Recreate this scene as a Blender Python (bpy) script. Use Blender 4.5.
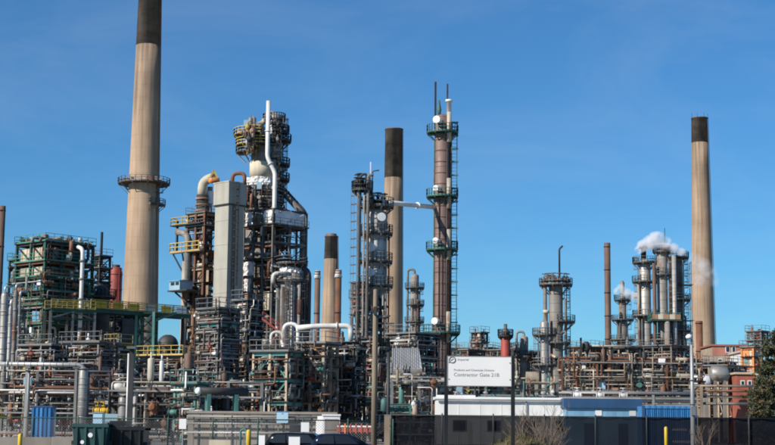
import bpy, bmesh, math, random
from mathutils import Vector, Matrix, Quaternion

# ------------------------------------------------------------------ scene, camera, light
for o in list(bpy.data.objects):
    bpy.data.objects.remove(o)
SC = bpy.context.scene
COL = SC.collection
R = math.radians
F, W, H, CAMZ = 1500.0, 775.0, 445.0, 1.7       # focal length in photo pixels, photo size, eye height
PITCH = math.atan(205.5 / F)
ROLL = R(0.55)
cam_d = bpy.data.cameras.new('camera'); cam = bpy.data.objects.new('camera', cam_d); COL.objects.link(cam)
cam_d.sensor_width = 36.0; cam_d.lens = 36.0 * F / W
cam_d.clip_start = 0.5; cam_d.clip_end = 20000
cam.location = (0, 0, CAMZ)
CR = Matrix.Rotation(math.pi / 2 + PITCH, 3, 'X') @ Matrix.Rotation(ROLL, 3, 'Z')
cam.rotation_euler = CR.to_euler()
SC.camera = cam

SUN_EL, SUN_AZ = R(32), R(52)                     # elevation; degrees to the left of straight behind the camera
to_sun = Vector((-math.sin(SUN_AZ) * math.cos(SUN_EL), -math.cos(SUN_AZ) * math.cos(SUN_EL), math.sin(SUN_EL)))
wd = bpy.data.worlds.new('World'); SC.world = wd; wd.use_nodes = True
wn = wd.node_tree.nodes; wl = wd.node_tree.links
sky = wn.new('ShaderNodeTexSky'); sky.sky_type = 'NISHITA'; sky.sun_disc = False
sky.sun_elevation = SUN_EL
sky.sun_rotation = math.atan2(to_sun.x, to_sun.y)
sky.altitude = 0; sky.air_density = 1.0; sky.dust_density = 0.0; sky.ozone_density = 8.0
wb = wn.new('ShaderNodeVectorMath'); wb.operation = 'MULTIPLY'; wb.inputs[1].default_value = (.57, .915, 1.03)   # cool white balance of the clear sky
wl.new(sky.outputs[0], wb.inputs[0])
tc = wn.new('ShaderNodeTexCoord'); mp = wn.new('ShaderNodeMapping'); mp.inputs['Scale'].default_value = (2.2, 2.2, 6.0); mp.inputs['Rotation'].default_value = (0, .35, 0)
cn = wn.new('ShaderNodeTexNoise'); cn.inputs['Scale'].default_value = 2.2; cn.inputs['Detail'].default_value = 7; cn.inputs['Roughness'].default_value = .6; cn.inputs['Distortion'].default_value = .6
cr = wn.new('ShaderNodeMapRange'); cr.inputs[1].default_value = .46; cr.inputs[2].default_value = .80; cr.inputs[3].default_value = .0; cr.inputs[4].default_value = .12   # thin cirrus all over the sky
cm = wn.new('ShaderNodeMix'); cm.data_type = 'RGBA'; cm.inputs[7].default_value = (6.2, 7.0, 7.6, 1)
wl.new(tc.outputs['Generated'], mp.inputs[0]); wl.new(mp.outputs[0], cn.inputs['Vector']); wl.new(cn.outputs['Fac'], cr.inputs[0]); wl.new(cr.outputs[0], cm.inputs[0])
wl.new(wb.outputs[0], cm.inputs[6]); wl.new(cm.outputs[2], wn['Background'].inputs[0])
wn['Background'].inputs[1].default_value = 0.10
sd = bpy.data.lights.new('sun', 'SUN'); sun = bpy.data.objects.new('sun', sd); COL.objects.link(sun)
sd.energy = 5.0; sd.angle = R(0.5); sd.color = (1.0, 0.93, 0.82)
sun.rotation_euler = to_sun.to_track_quat('Z', 'Y').to_euler(); sun.location = (0, 0, 150)
SC.view_settings.view_transform = 'Standard'; SC.view_settings.look = 'None'
SC.view_settings.exposure = 0.12; SC.view_settings.gamma = 1.0
SC.render.engine = 'CYCLES'
SC.cycles.max_bounces = 8; SC.cycles.filter_width = 1.9; SC.cycles.volume_bounces = 5; SC.cycles.volume_step_rate = 1.0
RNG = random.Random(11)

def U(px, py, Y):
    d = CR @ Vector(((px - W / 2) / F, -(py - H / 2) / F, -1.0))
    return Vector((0, 0, CAMZ)) + d * (Y / d.y)

# ------------------------------------------------------------------ materials
MATS = {}
def mat(name, col, rough=0.6, metal=0.0, var=0.25, rust=0.0, streak=0.0, seam=0.0, bump=0.0, vseam=0.0, scale=0.35, rnd=0.25, seamstr=.55, soot=0.0):
    m = bpy.data.materials.new(name); m.use_nodes = True
    nt = m.node_tree; N = nt.nodes; L = nt.links
    b = N['Principled BSDF']; b.inputs['Roughness'].default_value = rough; b.inputs['Metallic'].default_value = metal
    geo = N.new('ShaderNodeNewGeometry')
    def noise(scl, sc=(1, 1, 1), det=4):
        mp = N.new('ShaderNodeMapping'); mp.inputs['Scale'].default_value = sc
        L.new(geo.outputs['Position'], mp.inputs[0])
        n = N.new('ShaderNodeTexNoise'); n.inputs['Scale'].default_value = scl; n.inputs['Detail'].default_value = det
        L.new(mp.outputs[0], n.inputs['Vector']); return n.outputs['Fac']
    def ramp(src, a, b2):
        r = N.new('ShaderNodeMapRange'); r.inputs[1].default_value = a; r.inputs[2].default_value = b2
        L.new(src, r.inputs[0]); return r.outputs[0]
    def mix(f, A, B, mode='MIX'):
        x = N.new('ShaderNodeMix'); x.data_type = 'RGBA'; x.blend_type = mode
        for s, v in ((x.inputs[0], f), (x.inputs[6], A), (x.inputs[7], B)):
            if isinstance(v, (int, float)): s.default_value = v
            elif isinstance(v, tuple): s.default_value = v + (1,) if len(v) == 3 else v
            else: L.new(v, s)
        return x.outputs[2]
    lo = tuple(c * (1 - var) for c in col); hi = tuple(min(1, c * (1 + var * 0.7)) for c in col)
    c = mix(ramp(noise(scale), .3, .7), lo, hi)
    if streak:
        s = ramp(noise(1.3, (1, 1, .05)), .42, .72)
        mm = N.new('ShaderNodeMath'); mm.operation = 'MULTIPLY'; mm.inputs[1].default_value = streak; L.new(s, mm.inputs[0])
        c = mix(mm.outputs[0], c, tuple(x * .45 for x in col))
    if rust:
        s = ramp(noise(.8, (1, 1, .35), 6), .72 - rust * .45, .82 - rust * .4)
        c = mix(s, c, mix(noise(2.5), (.10, .038, .016), (.24, .10, .045)))
    if soot:                          # soot runs below the chimney's dark band and rust runs lower down
        tg = N.new('ShaderNodeTexCoord'); sg = N.new('ShaderNodeSeparateXYZ'); L.new(tg.outputs['Generated'], sg.inputs[0])
        up = ramp(sg.outputs[2], .62, 1.02); st = ramp(noise(1.7, (1, 1, .03), 6), .34, .66)
        m1 = N.new('ShaderNodeMath'); m1.operation = 'MULTIPLY'; L.new(up, m1.inputs[0]); L.new(st, m1.inputs[1])
        m2 = N.new('ShaderNodeMath'); m2.operation = 'MULTIPLY'; L.new(m1.outputs[0], m2.inputs[0]); m2.inputs[1].default_value = soot
        c = mix(m2.outputs[0], c, (.05, .04, .032))
        m3 = N.new('ShaderNodeMath'); m3.operation = 'MULTIPLY'; L.new(ramp(noise(2.3, (1, 1, .02), 5), .56, .74), m3.inputs[0]); m3.inputs[1].default_value = .55
        c = mix(m3.outputs[0], c, (.20, .10, .055))
    oi = N.new('ShaderNodeObjectInfo')
    rr = N.new('ShaderNodeMapRange'); rr.inputs[3].default_value = 1 - rnd; rr.inputs[4].default_value = 1 + rnd
    L.new(oi.outputs['Random'], rr.inputs[0])
    vm = N.new('ShaderNodeVectorMath'); vm.operation = 'SCALE'; L.new(c, vm.inputs[0]); L.new(rr.outputs[0], vm.inputs['Scale'])
    c = vm.outputs[0]
    hgt = None
    if seam:
        sx = N.new('ShaderNodeSeparateXYZ'); L.new(geo.outputs['Position'], sx.inputs[0])
        md = N.new('ShaderNodeMath'); md.operation = 'PINGPONG'; md.inputs[1].default_value = seam / 2; L.new(sx.outputs[2], md.inputs[0])
        hgt = ramp(md.outputs[0], 0, .05)
        c = mix(hgt, mix(seamstr, c, (.02, .02, .02)), c)
    if vseam:
        dt = N.new('ShaderNodeVectorMath'); dt.operation = 'DOT_PRODUCT'; dt.inputs[1].default_value = (.72, .69, 0)
        L.new(geo.outputs['Position'], dt.inputs[0])
        md = N.new('ShaderNodeMath'); md.operation = 'PINGPONG'; md.inputs[1].default_value = vseam / 2; L.new(dt.outputs['Value'], md.inputs[0])
        hgt = ramp(md.outputs[0], 0, vseam * .35)
    L.new(c, b.inputs['Base Color'])
    if bump or hgt is not None:
        bp = N.new('ShaderNodeBump'); bp.inputs['Strength'].default_value = .6
        bp.inputs['Distance'].default_value = bump if bump else .06
        L.new(hgt if hgt is not None else noise(4), bp.inputs['Height']); L.new(bp.outputs[0], b.inputs['Normal'])
    rv = ramp(noise(.9), .2, .8)
    ra = N.new('ShaderNodeMapRange'); ra.inputs[3].default_value = max(.05, rough - .12); ra.inputs[4].default_value = min(1, rough + .12)
    L.new(rv, ra.inputs[0]); L.new(ra.outputs[0], b.inputs['Roughness'])
    MATS[name] = m; return m

mat('concrete_tan', (.43, .305, .205), .85, var=.24, streak=.5, seam=2.6, seamstr=.2, bump=.03, scale=.12, rnd=.06, soot=.8)
mat('brick_dark', (.155, .12, .095), .9, var=.6, rust=.2, streak=.6, seam=.9, seamstr=.25, rnd=.1)
mat('steel_grey', (.155, .155, .15), .6, .1, var=.4, rust=.4)
mat('steel_light', (.27, .265, .25), .55, .1, var=.25, rust=.22)
mat('steel_dark', (.035, .037, .037), .6, .1, var=.4, rust=.22)
mat('steel_green', (.023, .08, .055), .55, .05, var=.35, rust=.15)
mat('steel_teal', (.08, .21, .185), .6, .05, var=.35, rust=.3)
mat('teal_lit_beam', (.13, .38, .33), .55, var=.25, rust=.1)  # brightened copy of the teal steel; sunlight on the beams put into the colour
mat('tan_column', (.46, .36, .26), .6, var=.25, rust=.12)
mat('steel_tan', (.33, .25, .17), .6, .05, var=.3, rust=.3)
mat('steel_rust', (.17, .08, .05), .8, .1, var=.4, rust=.45)
mat('rail_yellow', (.46, .33, .07), .55, var=.2, rust=.12)
mat('rail_grey', (.19, .19, .185), .55, .15, var=.3, rust=.35)
mat('rail_green', (.06, .22, .15), .55, var=.3, rust=.15)
mat('grating', (.075, .075, .07), .75, .3, var=.4, rust=.35)
mat('clad', (.37, .355, .335), .5, .3, var=.28, streak=.5, seam=1.2, rust=.12)
mat('clad_dull', (.27, .25, .225), .68, .12, var=.35, streak=.55, seam=1.5, rust=.26)
mat('clad_pale', (.47, .455, .43), .55, .15, var=.25, streak=.4, seam=1.5, rust=.1)
mat('clad_pink', (.24, .155, .13), .62, .15, var=.2, streak=.35, seam=2.4, rust=.14, rnd=.05)
mat('clad_brown', (.155, .095, .07), .7, .1, var=.35, streak=.45, rust=.3)
mat('clad_dark', (.055, .055, .055), .6, .25, var=.4, streak=.4, seam=1.2, rust=.15)
mat('cream', (.60, .52, .39), .65, var=.14, streak=.35, rust=.08, rnd=.08)
mat('duct_beige', (.39, .37, .31), .65, var=.12, streak=.3, rust=.04, rnd=.05)
mat('panel_cream', (.52, .44, .33), .7, var=.25, streak=.5, rust=.28)
mat('white_paint', (.84, .83, .81), .5, var=.06, streak=.12, rust=.02, rnd=.04)
mat('wrap_white', (.80, .78, .75), .55, var=.25, bump=.25, scale=.9, rnd=.08)
mat('pipe_white', (.72, .70, .66), .5, .05, var=.2, streak=.3, rust=.14)
mat('pipe_silver', (.55, .55, .54), .42, .45, var=.25, rust=.06)
mat('pipe_cream', (.43, .385, .31), .6, .05, var=.3, rust=.3)
mat('pipe_rust', (.24, .12, .075), .8, .1, var=.4, rust=.4)
mat('pipe_dark', (.06, .057, .055), .6, .2, var=.4, rust=.2)
mat('red_paint', (.31, .055, .04), .6, var=.25, streak=.35, rust=.1)
mat('red_brick', (.44, .13, .08), .8, var=.25, streak=.2)
mat('orange', (.70, .24, .07), .7, var=.3, rust=.2)
mat('rust_panel', (.38, .22, .13), .8, var=.35, streak=.5, rust=.35)
mat('blue_paint', (.035, .20, .46), .45, var=.18, streak=.25, rust=.04, vseam=.3, bump=.05, rnd=.05)
mat('blue_dark', (.025, .075, .17), .5, var=.25, streak=.2, rnd=.05)
mat('blue_pale', (.18, .36, .52), .5, var=.2, streak=.3, vseam=.9, rnd=.05)
mat('blue_light', (.35, .52, .62), .5, var=.12)
mat('green_bin', (.02, .07, .065), .5, var=.3, rust=.08)
mat('black_paint', (.012, .012, .013), .45, var=.4, rust=.06)
mat('yellow_paint', (.68, .44, .03), .5, var=.15, rust=.06)
mat('concrete', (.27, .24, .20), .9, var=.25, streak=.4, bump=.02)
mat('concrete_grey', (.34, .33, .31), .9, var=.25, streak=.3)
mat('wood_pole', (.27, .215, .15), .85, var=.3, streak=.55, rnd=.05)
mat('galv', (.34, .34, .335), .5, .3, var=.3, rust=.18)
mat('roof_sheet', (.48, .48, .47), .5, .35, var=.15, vseam=.35, bump=.05)
mat('wall_white', (.78, .77, .74), .6, var=.1, streak=.3, rust=.06, rnd=.02)
mat('wall_tan', (.50, .40, .30), .8, var=.15, streak=.25)
mat('wall_red', (.42, .17, .12), .8, var=.2, streak=.25)
mat('glass', (.02, .025, .03), .08, var=.1)
mat('tyre', (.012, .012, .012), .9, var=.2)
mat('car_navy', (.012, .022, .05), .2, .3, var=.08, rnd=0)
mat('car_black', (.008, .009, .011), .2, .2, var=.1, rnd=0)
mat('chrome', (.6, .6, .6), .2, .9, var=.1)
mat('lamp_red', (.4, .01, .01), .3, var=.1)
mat('lamp_clear', (.7, .7, .68), .2, var=.1)
mat('ink', (.20, .20, .21), .6, var=.1, rnd=0)
mat('bark', (.075, .052, .036), .9, var=.35)
mat('twig', (.19, .14, .10), .9, var=.35, rnd=.2)
mat('soil', (.14, .11, .075), .95, var=.35, scale=1.2, bump=.05)
mat('blade', (.21, .18, .06), .8, var=.4, scale=.5)
mat('asphalt', (.06, .06, .058), .9, var=.25, scale=.15)
mat('gravel', (.22, .20, .17), .95, var=.3, scale=.1, bump=.05)
def leafmat(name, col):
    m = mat(name, col, .7, var=.45, scale=.8, rnd=.1); return m
leafmat('needle', (.055, .066, .028)); leafmat('needle_brown', (.16, .105, .05))
def screenmat():
    m = mat('screen_fabric', (.007, .008, .013), .8, var=.3, scale=.6, rnd=0)
    nt = m.node_tree; b = nt.nodes['Principled BSDF']; b.inputs['Specular IOR Level'].default_value = .1
    tr = nt.nodes.new('ShaderNodeBsdfTransparent'); mx = nt.nodes.new('ShaderNodeMixShader'); mx.inputs[0].default_value = .94
    out = nt.nodes['Material Output']
    nt.links.new(tr.outputs[0], mx.inputs[1]); nt.links.new(b.outputs[0], mx.inputs[2]); nt.links.new(mx.outputs[0], out.inputs[0])
screenmat()

# ------------------------------------------------------------------ mesh builder
class MB:
    def __init__(s): s.v = []; s.f = []; s.sm = []
    def quadbox(s, c, ax, ay, az):
        i = len(s.v)
        for sx in (-1, 1):
            for sy in (-1, 1):
                for sz in (-1, 1): s.v.append(tuple(c + ax * sx + ay * sy + az * sz))
        for f in ((0, 1, 3, 2), (4, 6, 7, 5), (0, 4, 5, 1), (2, 3, 7, 6), (0, 2, 6, 4), (1, 5, 7, 3)):
            s.f.append(tuple(i + k for k in f)); s.sm.append(False)
        return s
    def box(s, p0, p1):
        a, b = Vector(p0), Vector(p1); c = (a + b) / 2; d = (b - a) / 2
        return s.quadbox(c, Vector((d.x, 0, 0)), Vector((0, d.y, 0)), Vector((0, 0, d.z)))
    def bar(s, a, b, w, h=None):
        a, b = Vector(a), Vector(b); h = h or w; d = b - a
        if d.length < 1e-6: return s
        x = d.normalized(); up = Vector((0, 0, 1)) if abs(x.z) < .95 else Vector((0, 1, 0))
        y = up.cross(x).normalized(); z = x.cross(y)
        return s.quadbox((a + b) / 2, d / 2, y * w / 2, z * h / 2)
    def tube(s, pts, r, seg=8, caps=True):
        pts = [Vector(p) for p in pts]; n = len(pts)
        rs = r if isinstance(r, (list, tuple)) else [r] * n
        i0 = len(s.v); prev = None
        for k, p in enumerate(pts):
            t = (pts[min(k + 1, n - 1)] - pts[max(k - 1, 0)]).normalized()
            if prev is None:
                u = Vector((0, 0, 1)) if abs(t.z) < .9 else Vector((1, 0, 0))
                u = (u - t * u.dot(t)).normalized()
            else:
                u = prev - t * prev.dot(t)
                u = u.normalized() if u.length > 1e-5 else Vector((1, 0, 0))
            prev = u; w = t.cross(u)
            for j in range(seg):
                a = 2 * math.pi * j / seg
                s.v.append(tuple(p + (u * math.cos(a) + w * math.sin(a)) * rs[k]))
        for k in range(n - 1):
            for j in range(seg):
                a, b = i0 + k * seg + j, i0 + k * seg + (j + 1) % seg
                s.f.append((a, b, b + seg, a + seg)); s.sm.append(True)
        if caps:
            s.f.append(tuple(i0 + seg - 1 - j for j in range(seg))); s.sm.append(False)
            s.f.append(tuple(i0 + (n - 1) * seg + j for j in range(seg))); s.sm.append(False)
        return s
    def lathe(s, prof, seg=24, c=(0, 0), flat=False):
        i0 = len(s.v); n = len(prof)
        for r, z in prof:
            for j in range(seg):
                a = 2 * math.pi * j / seg
                s.v.append((c[0] + max(r, .001) * math.cos(a), c[1] + max(r, .001) * math.sin(a), z))
        for k in range(n - 1):
            for j in range(seg):
                a, b = i0 + k * seg + j, i0 + k * seg + (j + 1) % seg
                s.f.append((a, b, b + seg, a + seg)); s.sm.append(not flat)
        s.f.append(tuple(i0 + seg - 1 - j for j in range(seg))); s.sm.append(False)
        s.f.append(tuple(i0 + (n - 1) * seg + j for j in range(seg))); s.sm.append(False)
        return s
    def mesh(s, name, m):
        me = bpy.data.meshes.new(name); me.from_pydata(s.v, [], s.f)
        me.polygons.foreach_set('use_smooth', s.sm)
        me.materials.append(MATS[m] if isinstance(m, str) else m); me.update()
        return me

def rounded(pts, rad):
    pts = [Vector(p) for p in pts]; out = [pts[0]]
    for k in range(1, len(pts) - 1):
        a, b, c = pts[k - 1], pts[k], pts[k + 1]
        d1, d2 = (a - b), (c - b); l1, l2 = d1.length, d2.length
        if l1 < 1e-4 or l2 < 1e-4: continue
        d1 /= l1; d2 /= l2
        if abs(d1.dot(d2)) > .999: out.append(b); continue
        t = min(rad, l1 * .48, l2 * .48)
        p, q = b + d1 * t, b + d2 * t
        for i in range(5):
            u = i / 4
            out.append(p * (1 - u) ** 2 + b * 2 * u * (1 - u) + q * u * u)
    out.append(pts[-1]); return out

CACHE = {}
def unit(kind, m):
    key = (kind, m)
    if key in CACHE: return CACHE[key]
    b = MB()
    if kind == 'box': b.box((-.5, -.5, -.5), (.5, .5, .5))
    elif kind == 'hbeam':
        t, w = .13, .09
        P = [(-.5, -.5), (.5, -.5), (.5, -.5 + t), (w, -.5 + t), (w, .5 - t), (.5, .5 - t), (.5, .5), (-.5, .5), (-.5, .5 - t), (-w, .5 - t), (-w, -.5 + t), (-.5, -.5 + t)]
        n = len(P)
        for x in (0, 1):
            for y, z in P: b.v.append((x, y, z))
        for j in range(n):
            k = (j + 1) % n; b.f.append((j, j + n, k + n, k)); b.sm.append(False)
        b.f.append(tuple(range(n))); b.sm.append(False)
        b.f.append(tuple(range(2 * n - 1, n - 1, -1))); b.sm.append(False)
    elif kind == 'cyl': b.lathe([(1, 0), (1, 1)], 12)
    elif kind == 'valve':
        b.tube([(-.5, 0, 0), (-.42, 0, 0)], .34, 10); b.tube([(.42, 0, 0), (.5, 0, 0)], .34, 10)
        b.tube([(-.42, 0, 0), (-.15, 0, 0), (.15, 0, 0), (.42, 0, 0)], [.22, .32, .32, .22], 10)
        b.lathe([(.16, 0), (.16, .5), (.26, .5), (.26, .56), (.06, .56), (.06, .95)], 8)
        ring = [(math.cos(a) * .38, math.sin(a) * .38, .92) for a in [2 * math.pi * k / 12 for k in range(13)]]
        b.tube(ring, .05, 5); b.bar((-.36, 0, .92), (.36, 0, .92), .06); b.bar((0, -.36, .92), (0, .36, .92), .06)
    elif kind == 'exchanger':           # unit length along x, radius .15
        r = .13
        b.tube([(-.5, 0, 0), (-.47, 0, 0), (-.4, 0, 0), (.4, 0, 0), (.46, 0, 0), (.5, 0, 0)], [r * .5, r * .85, r, r, r * .85, r * .4], 16)
        for x in (-.33, -.30, .33): b.tube([(x - .01, 0, 0), (x + .01, 0, 0)], r * 1.22, 16)
        for x in (-.22, .22): b.box((x - .03, -r * .8, -r * 1.9), (x + .03, r * .8, -r * .6))
        for x in (-.4, .2): b.tube([(x, 0, r * .8), (x, 0, r * 1.7)], .03, 8); b.tube([(x, 0, r * 1.6), (x, 0, r * 1.75)], .05, 8)
        b.tube([(-.15, 0, -r * .8), (-.15, 0, -r * 1.8)], .03, 8)
    elif kind == 'pump':
        b.box((-.5, -.2, -.5), (.5, .2, -.4)); b.tube([(-.45, 0, -.15), (.05, 0, -.15)], .2, 12)
        b.tube([(.1, 0, -.15), (.45, 0, -.15)], [.26, .26], 12); b.tube([(.28, 0, 0), (.28, 0, .45)], .09, 8)
        b.box((-.4, -.12, -.4), (-.05, .12, -.3)); b.tube([(.24, 0, .44), (.32, 0, .44)], .01, 4)
    me = b.mesh(kind, m); CACHE[key] = me; return me

class T:
    """A thing: an Empty on the ground that parents its parts; part coordinates are metres from its base."""
    def __init__(s, name, label, cat, px, Y, rot=0.0, group=None, py=400, x=None, z=0.0, zof=None):
        s.o = bpy.data.objects.new(name, None); COL.objects.link(s.o); s.o.empty_display_size = .5
        s.Y = Y; s.px = px; s.x = U(px, py, Y).x if x is None else x; s.z0 = z
        s.o.location = (s.x, Y, z); s.o.rotation_euler = (0, 0, rot); s.rot = rot
        s.o['label'] = label; s.o['category'] = cat
        if group: s.o['group'] = group
        p = U(px, 300, Y); s.mpp = (U(px + 1, 300, Y) - p).length
    def z(s, py): return U(s.px, py, s.Y).z - s.z0
    def m(s, n): return n * s.mpp
    def lx(s, px, py=360):                # sideways metres from the base for a pixel column (unrotated things)
        return U(px, py, s.Y).x - s.x
    def add(s, name, me, parent=None, loc=(0, 0, 0), rot=None, scale=(1, 1, 1), kind=None, label=None):
        o = bpy.data.objects.new(name, me); COL.objects.link(o); o.parent = parent or s.o
        o.location = loc; o.scale = scale
        if rot is not None:
            o.rotation_mode = 'QUATERNION'; o.rotation_quaternion = rot
        if kind: o['kind'] = kind
        if label: o['label'] = label
        return o
    def mb(s, name, b, m, parent=None, **k): return s.add(name, b.mesh(name, m), parent, **k)
    def beam(s, name, a, b, w, m, h=None, parent=None, kind='hbeam'):
        a, b = Vector(a), Vector(b); d = b - a
        if d.length < .05: return
        x = d.normalized(); up = Vector((0, 0, 1)) if abs(x.z) < .95 else Vector((0, 1, 0))
        y = up.cross(x).normalized(); zz = x.cross(y)
        q = Matrix((x, y, zz)).transposed().to_quaternion()
        me = unit(kind, m)
        return s.add(name, me, parent, a if kind == 'hbeam' else (a + b) / 2, q, (d.length, w, h or w))
    def box(s, name, p0, p1, m, parent=None, **k):
        return s.mb(name, MB().box(p0, p1), m, parent, **k)
    def pipe(s, pts, r, m, name='pipe', bend=None, seg=10, parent=None, flanges=True):
        b = MB(); pp = rounded(pts, bend or max(3.2 * r, .25)); b.tube(pp, r, seg)
        if flanges and len(pts) > 1:
            for k in range(len(pts) - 1):
                a, c = Vector(pts[k]), Vector(pts[k + 1]); d = c - a
                if d.length > 5 * r + 1.2:
                    q = a + d * (.3 + .4 * ((k * 37 % 10) / 10)); d.normalize()
                    b.tube([q - d * .06, q + d * .06], r * 1.45, seg)
        return s.mb(name, b, m, parent)

def rail_mb(b, pts, h=1.1, w=.06, closed=False, step=1.5):
    pts = [Vector(p) for p in pts]
    if closed: pts = pts + [pts[0]]
    for a, c in zip(pts, pts[1:]):
        d = c - a; L = d.length
        if L < .01: continue
        for hh in (h, h * .55): b.bar(a + Vector((0, 0, hh)), c + Vector((0, 0, hh)), w)
        b.bar(a + Vector((0, 0, .09)), c + Vector((0, 0, .09)), .02, .16)
        n = max(1, round(L / step))
        for k in range(n + 1):
            p = a + d * (k / n); b.bar(p, p + Vector((0, 0, h)), w)
    return b

def arc(r, a0, a1, z, c=(0, 0), n=None):
    n = n or max(4, int(abs(a1 - a0) / R(15)))
    return [(c[0] + r * math.cos(R(1) * 0 + a0 + (a1 - a0) * k / n), c[1] + r * math.sin(a0 + (a1 - a0) * k / n), z) for k in range(n + 1)]

def ring_platform(t, z, r0, r1, a0, a1, railm='rail_grey', deckm='grating', c=(0, 0), h=1.1, w=.07, edge=None):
    """annular walkway with its handrail and brackets as sub-parts; angles in degrees, -90 faces the road"""
    a0, a1 = R(a0), R(a1); n = max(5, int((a1 - a0) / R(13)))
    b = MB(); i0 = 0
    A, B_ = arc(r0, a0, a1, z, c, n), arc(r1, a0, a1, z, c, n)
    for zz in (0, -.14):
        for p in A + B_: b.v.append((p[0], p[1], p[2] + zz))
    m = n + 1
    for k in range(n):
        b.f += [(k, m + k, m + k + 1, k + 1), (2 * m + k, 2 * m + k + 1, 3 * m + k + 1, 3 * m + k),
                (m + k, 3 * m + k, 3 * m + k + 1, m + k + 1), (k, k + 1, 2 * m + k + 1, 2 * m + k)]; b.sm += [False] * 4
    b.f += [(0, 2 * m, 3 * m, m), (n, m + n, 3 * m + n, 2 * m + n)]; b.sm += [False] * 2
    p = t.mb('platform', b, edge or deckm)
    path = B_[:]
    full = (a1 - a0) > R(355)
    if not full: path = [A[0]] + B_ + [A[-1]]
    t.mb('handrail', rail_mb(MB(), path, h, w), railm, p)
    nb = max(3, int((a1 - a0) / R(35)))
    br = MB(); br.bar((r1 - .05, 0, z - .2), (r0, 0, z - .2 - (r1 - r0) * .9), .12); br.bar((r0, 0, z - .22), (r1 - .02, 0, z - .22), .12)
    bm = br.mesh('bracket', edge or railm)
    for k in range(nb + (0 if full else 1)):
        t.add('bracket', bm, p, (c[0], c[1], 0), Quaternion((0, 0, 1), a0 + (a1 - a0) * k / nb))
    return p

def ladder(t, x, y, ang, z0, z1, m='rail_grey', cage=True, w=.05, wide=.5, parent=None):
    """caged ladder; ang (degrees) is the way it faces out"""
    b = MB(); a = R(ang); o = Vector((math.cos(a), math.sin(a), 0)); s = Vector((-math.sin(a), math.cos(a), 0)); P = Vector((x, y, 0))
    up = lambda q, z: (q.x, q.y, z)
    for k in (-1, 1): b.bar(up(P + s * k * wide / 2, z0), up(P + s * k * wide / 2, z1), w * 1.3)
    n = int((z1 - z0) / .45)
    for k in range(n): z = z0 + .2 + k * .45; b.bar(up(P - s * wide / 2, z), up(P + s * wide / 2, z), w * .8)
    if cage and z1 - z0 > 3:
        hz = z0 + 2.3; rad = .42; hoop = []
        while hz < z1:
            pts = [P + o * (rad + rad * math.cos(u)) + s * rad * 1.05 * math.sin(u) for u in [R(-140 + 40 * k) for k in range(8)]]
            for p, q in zip(pts, pts[1:]): b.bar(up(p, hz), up(q, hz), w, .09)
            hz += 1.1
        for u in (-90, -45, 0, 45, 90):
            p = P + o * (rad + rad * math.cos(R(u))) + s * rad * 1.05 * math.sin(R(u))
            b.bar(up(p, z0 + 2.3), up(p, z1), w * .8)
    return t.mb('ladder', b, m, parent)

def stair(t, a, b_, width, m='rail_grey', name='stair'):
    """one straight flight from a to b with treads and handrails"""
    a, b_ = Vector(a), Vector(b_); d = b_ - a; hz = Vector((d.x, d.y, 0)); s = Vector((-hz.y, hz.x, 0)).normalized() * width / 2
    b = MB()
    for k in (-1, 1):
        b.bar(a + s * k, b_ + s * k, .07, .26)
        for hh in (.55, 1.05): b.bar(a + s * k + Vector((0, 0, hh)), b_ + s * k + Vector((0, 0, hh)), .06)
        n = max(2, int(d.length / 1.3))
        for j in range(n + 1):
            p = a + d * (j / n) + s * k; b.bar(p, p + Vector((0, 0, 1.05)), .06)
    n = max(3, int(abs(d.z) / .24))
    for j in range(n):
        p = a + d * ((j + .5) / n); b.bar(p - s, p + s, .26, .04)
    return t.mb(name, b, m)

def dome(r, z0, z1, hd=None, flat=.5):
    """profile of a vessel with domed top"""
    hd = hd or r * flat; P = [(r, z0), (r, z1)]
    for k in range(1, 6):
        a = R(90) * k / 5; P.append((r * math.cos(a), z1 + hd * math.sin(a)))
    return P

def frame(t, xs, ys, zs, colm, beamm=None, deck=(), rails=(), railm='rail_grey', brace=.4, cw=.36, bw=.26, rng=RNG, deckm='grating', edge_only=False, zbase=0):
    """steel frame: each column, beam and brace is a part; decks carry their handrails"""
    beamm = beamm or colm; top = zs[-1]; nx, ny = len(xs), len(ys)
    for x in xs:
        for y in ys:
            t.beam('column', (x, y, zbase), (x, y, top + bw / 2), cw, colm)
    for li, z in enumerate(zs):
        bm = beamm[li % len(beamm)] if isinstance(beamm, (list, tuple)) else beamm
        for j, y in enumerate(ys):
            for x0, x1 in zip(xs, xs[1:]): t.beam('beam', (x0 + cw / 2, y, z), (x1 - cw / 2, y, z), bw * .8, bm, bw * 1.25)
        for x in xs:
            for y0, y1 in zip(ys, ys[1:]): t.beam('beam', (x, y0 + cw / 2, z - .01), (x, y1 - cw / 2, z - .01), bw * .8, bm, bw * 1.25)
        if li in deck:
            p = t.box('deck', (xs[0] - .35, ys[0] - .35, z + bw * .64), (xs[-1] + .35, ys[-1] + .35, z + bw * .64 + .07), deckm)
            if li in rails:
                zz = z + bw * .64 + .07
                t.mb('handrail', rail_mb(MB(), [(xs[0] - .3, ys[-1] + .3, zz), (xs[0] - .3, ys[0] - .3, zz), (xs[-1] + .3, ys[0] - .3, zz), (xs[-1] + .3, ys[-1] + .3, zz)], 1.1, .055), railm, p)
    zz = [zbase] + list(zs)
    for z0, z1 in zip(zz, zz[1:]):
        for x0, x1 in zip(xs, xs[1:]):
            if rng.random() < brace:
                a, b = ((x0, x1) if rng.random() < .5 else (x1, x0)); t.beam('brace', (a, ys[0] + .02, z0 + .1), (b, ys[0] + .02, z1 - .1), .13, beamm if isinstance(beamm, str) else beamm[0])
        for y0, y1 in zip(ys, ys[1:]):
            if rng.random() < brace:
                a, b = ((y0, y1) if rng.random() < .5 else (y1, y0)); t.beam('brace', (xs[-1] - .02, a, z0 + .1), (xs[-1] - .02, b, z1 - .1), .13, beamm if isinstance(beamm, str) else beamm[0])

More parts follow.
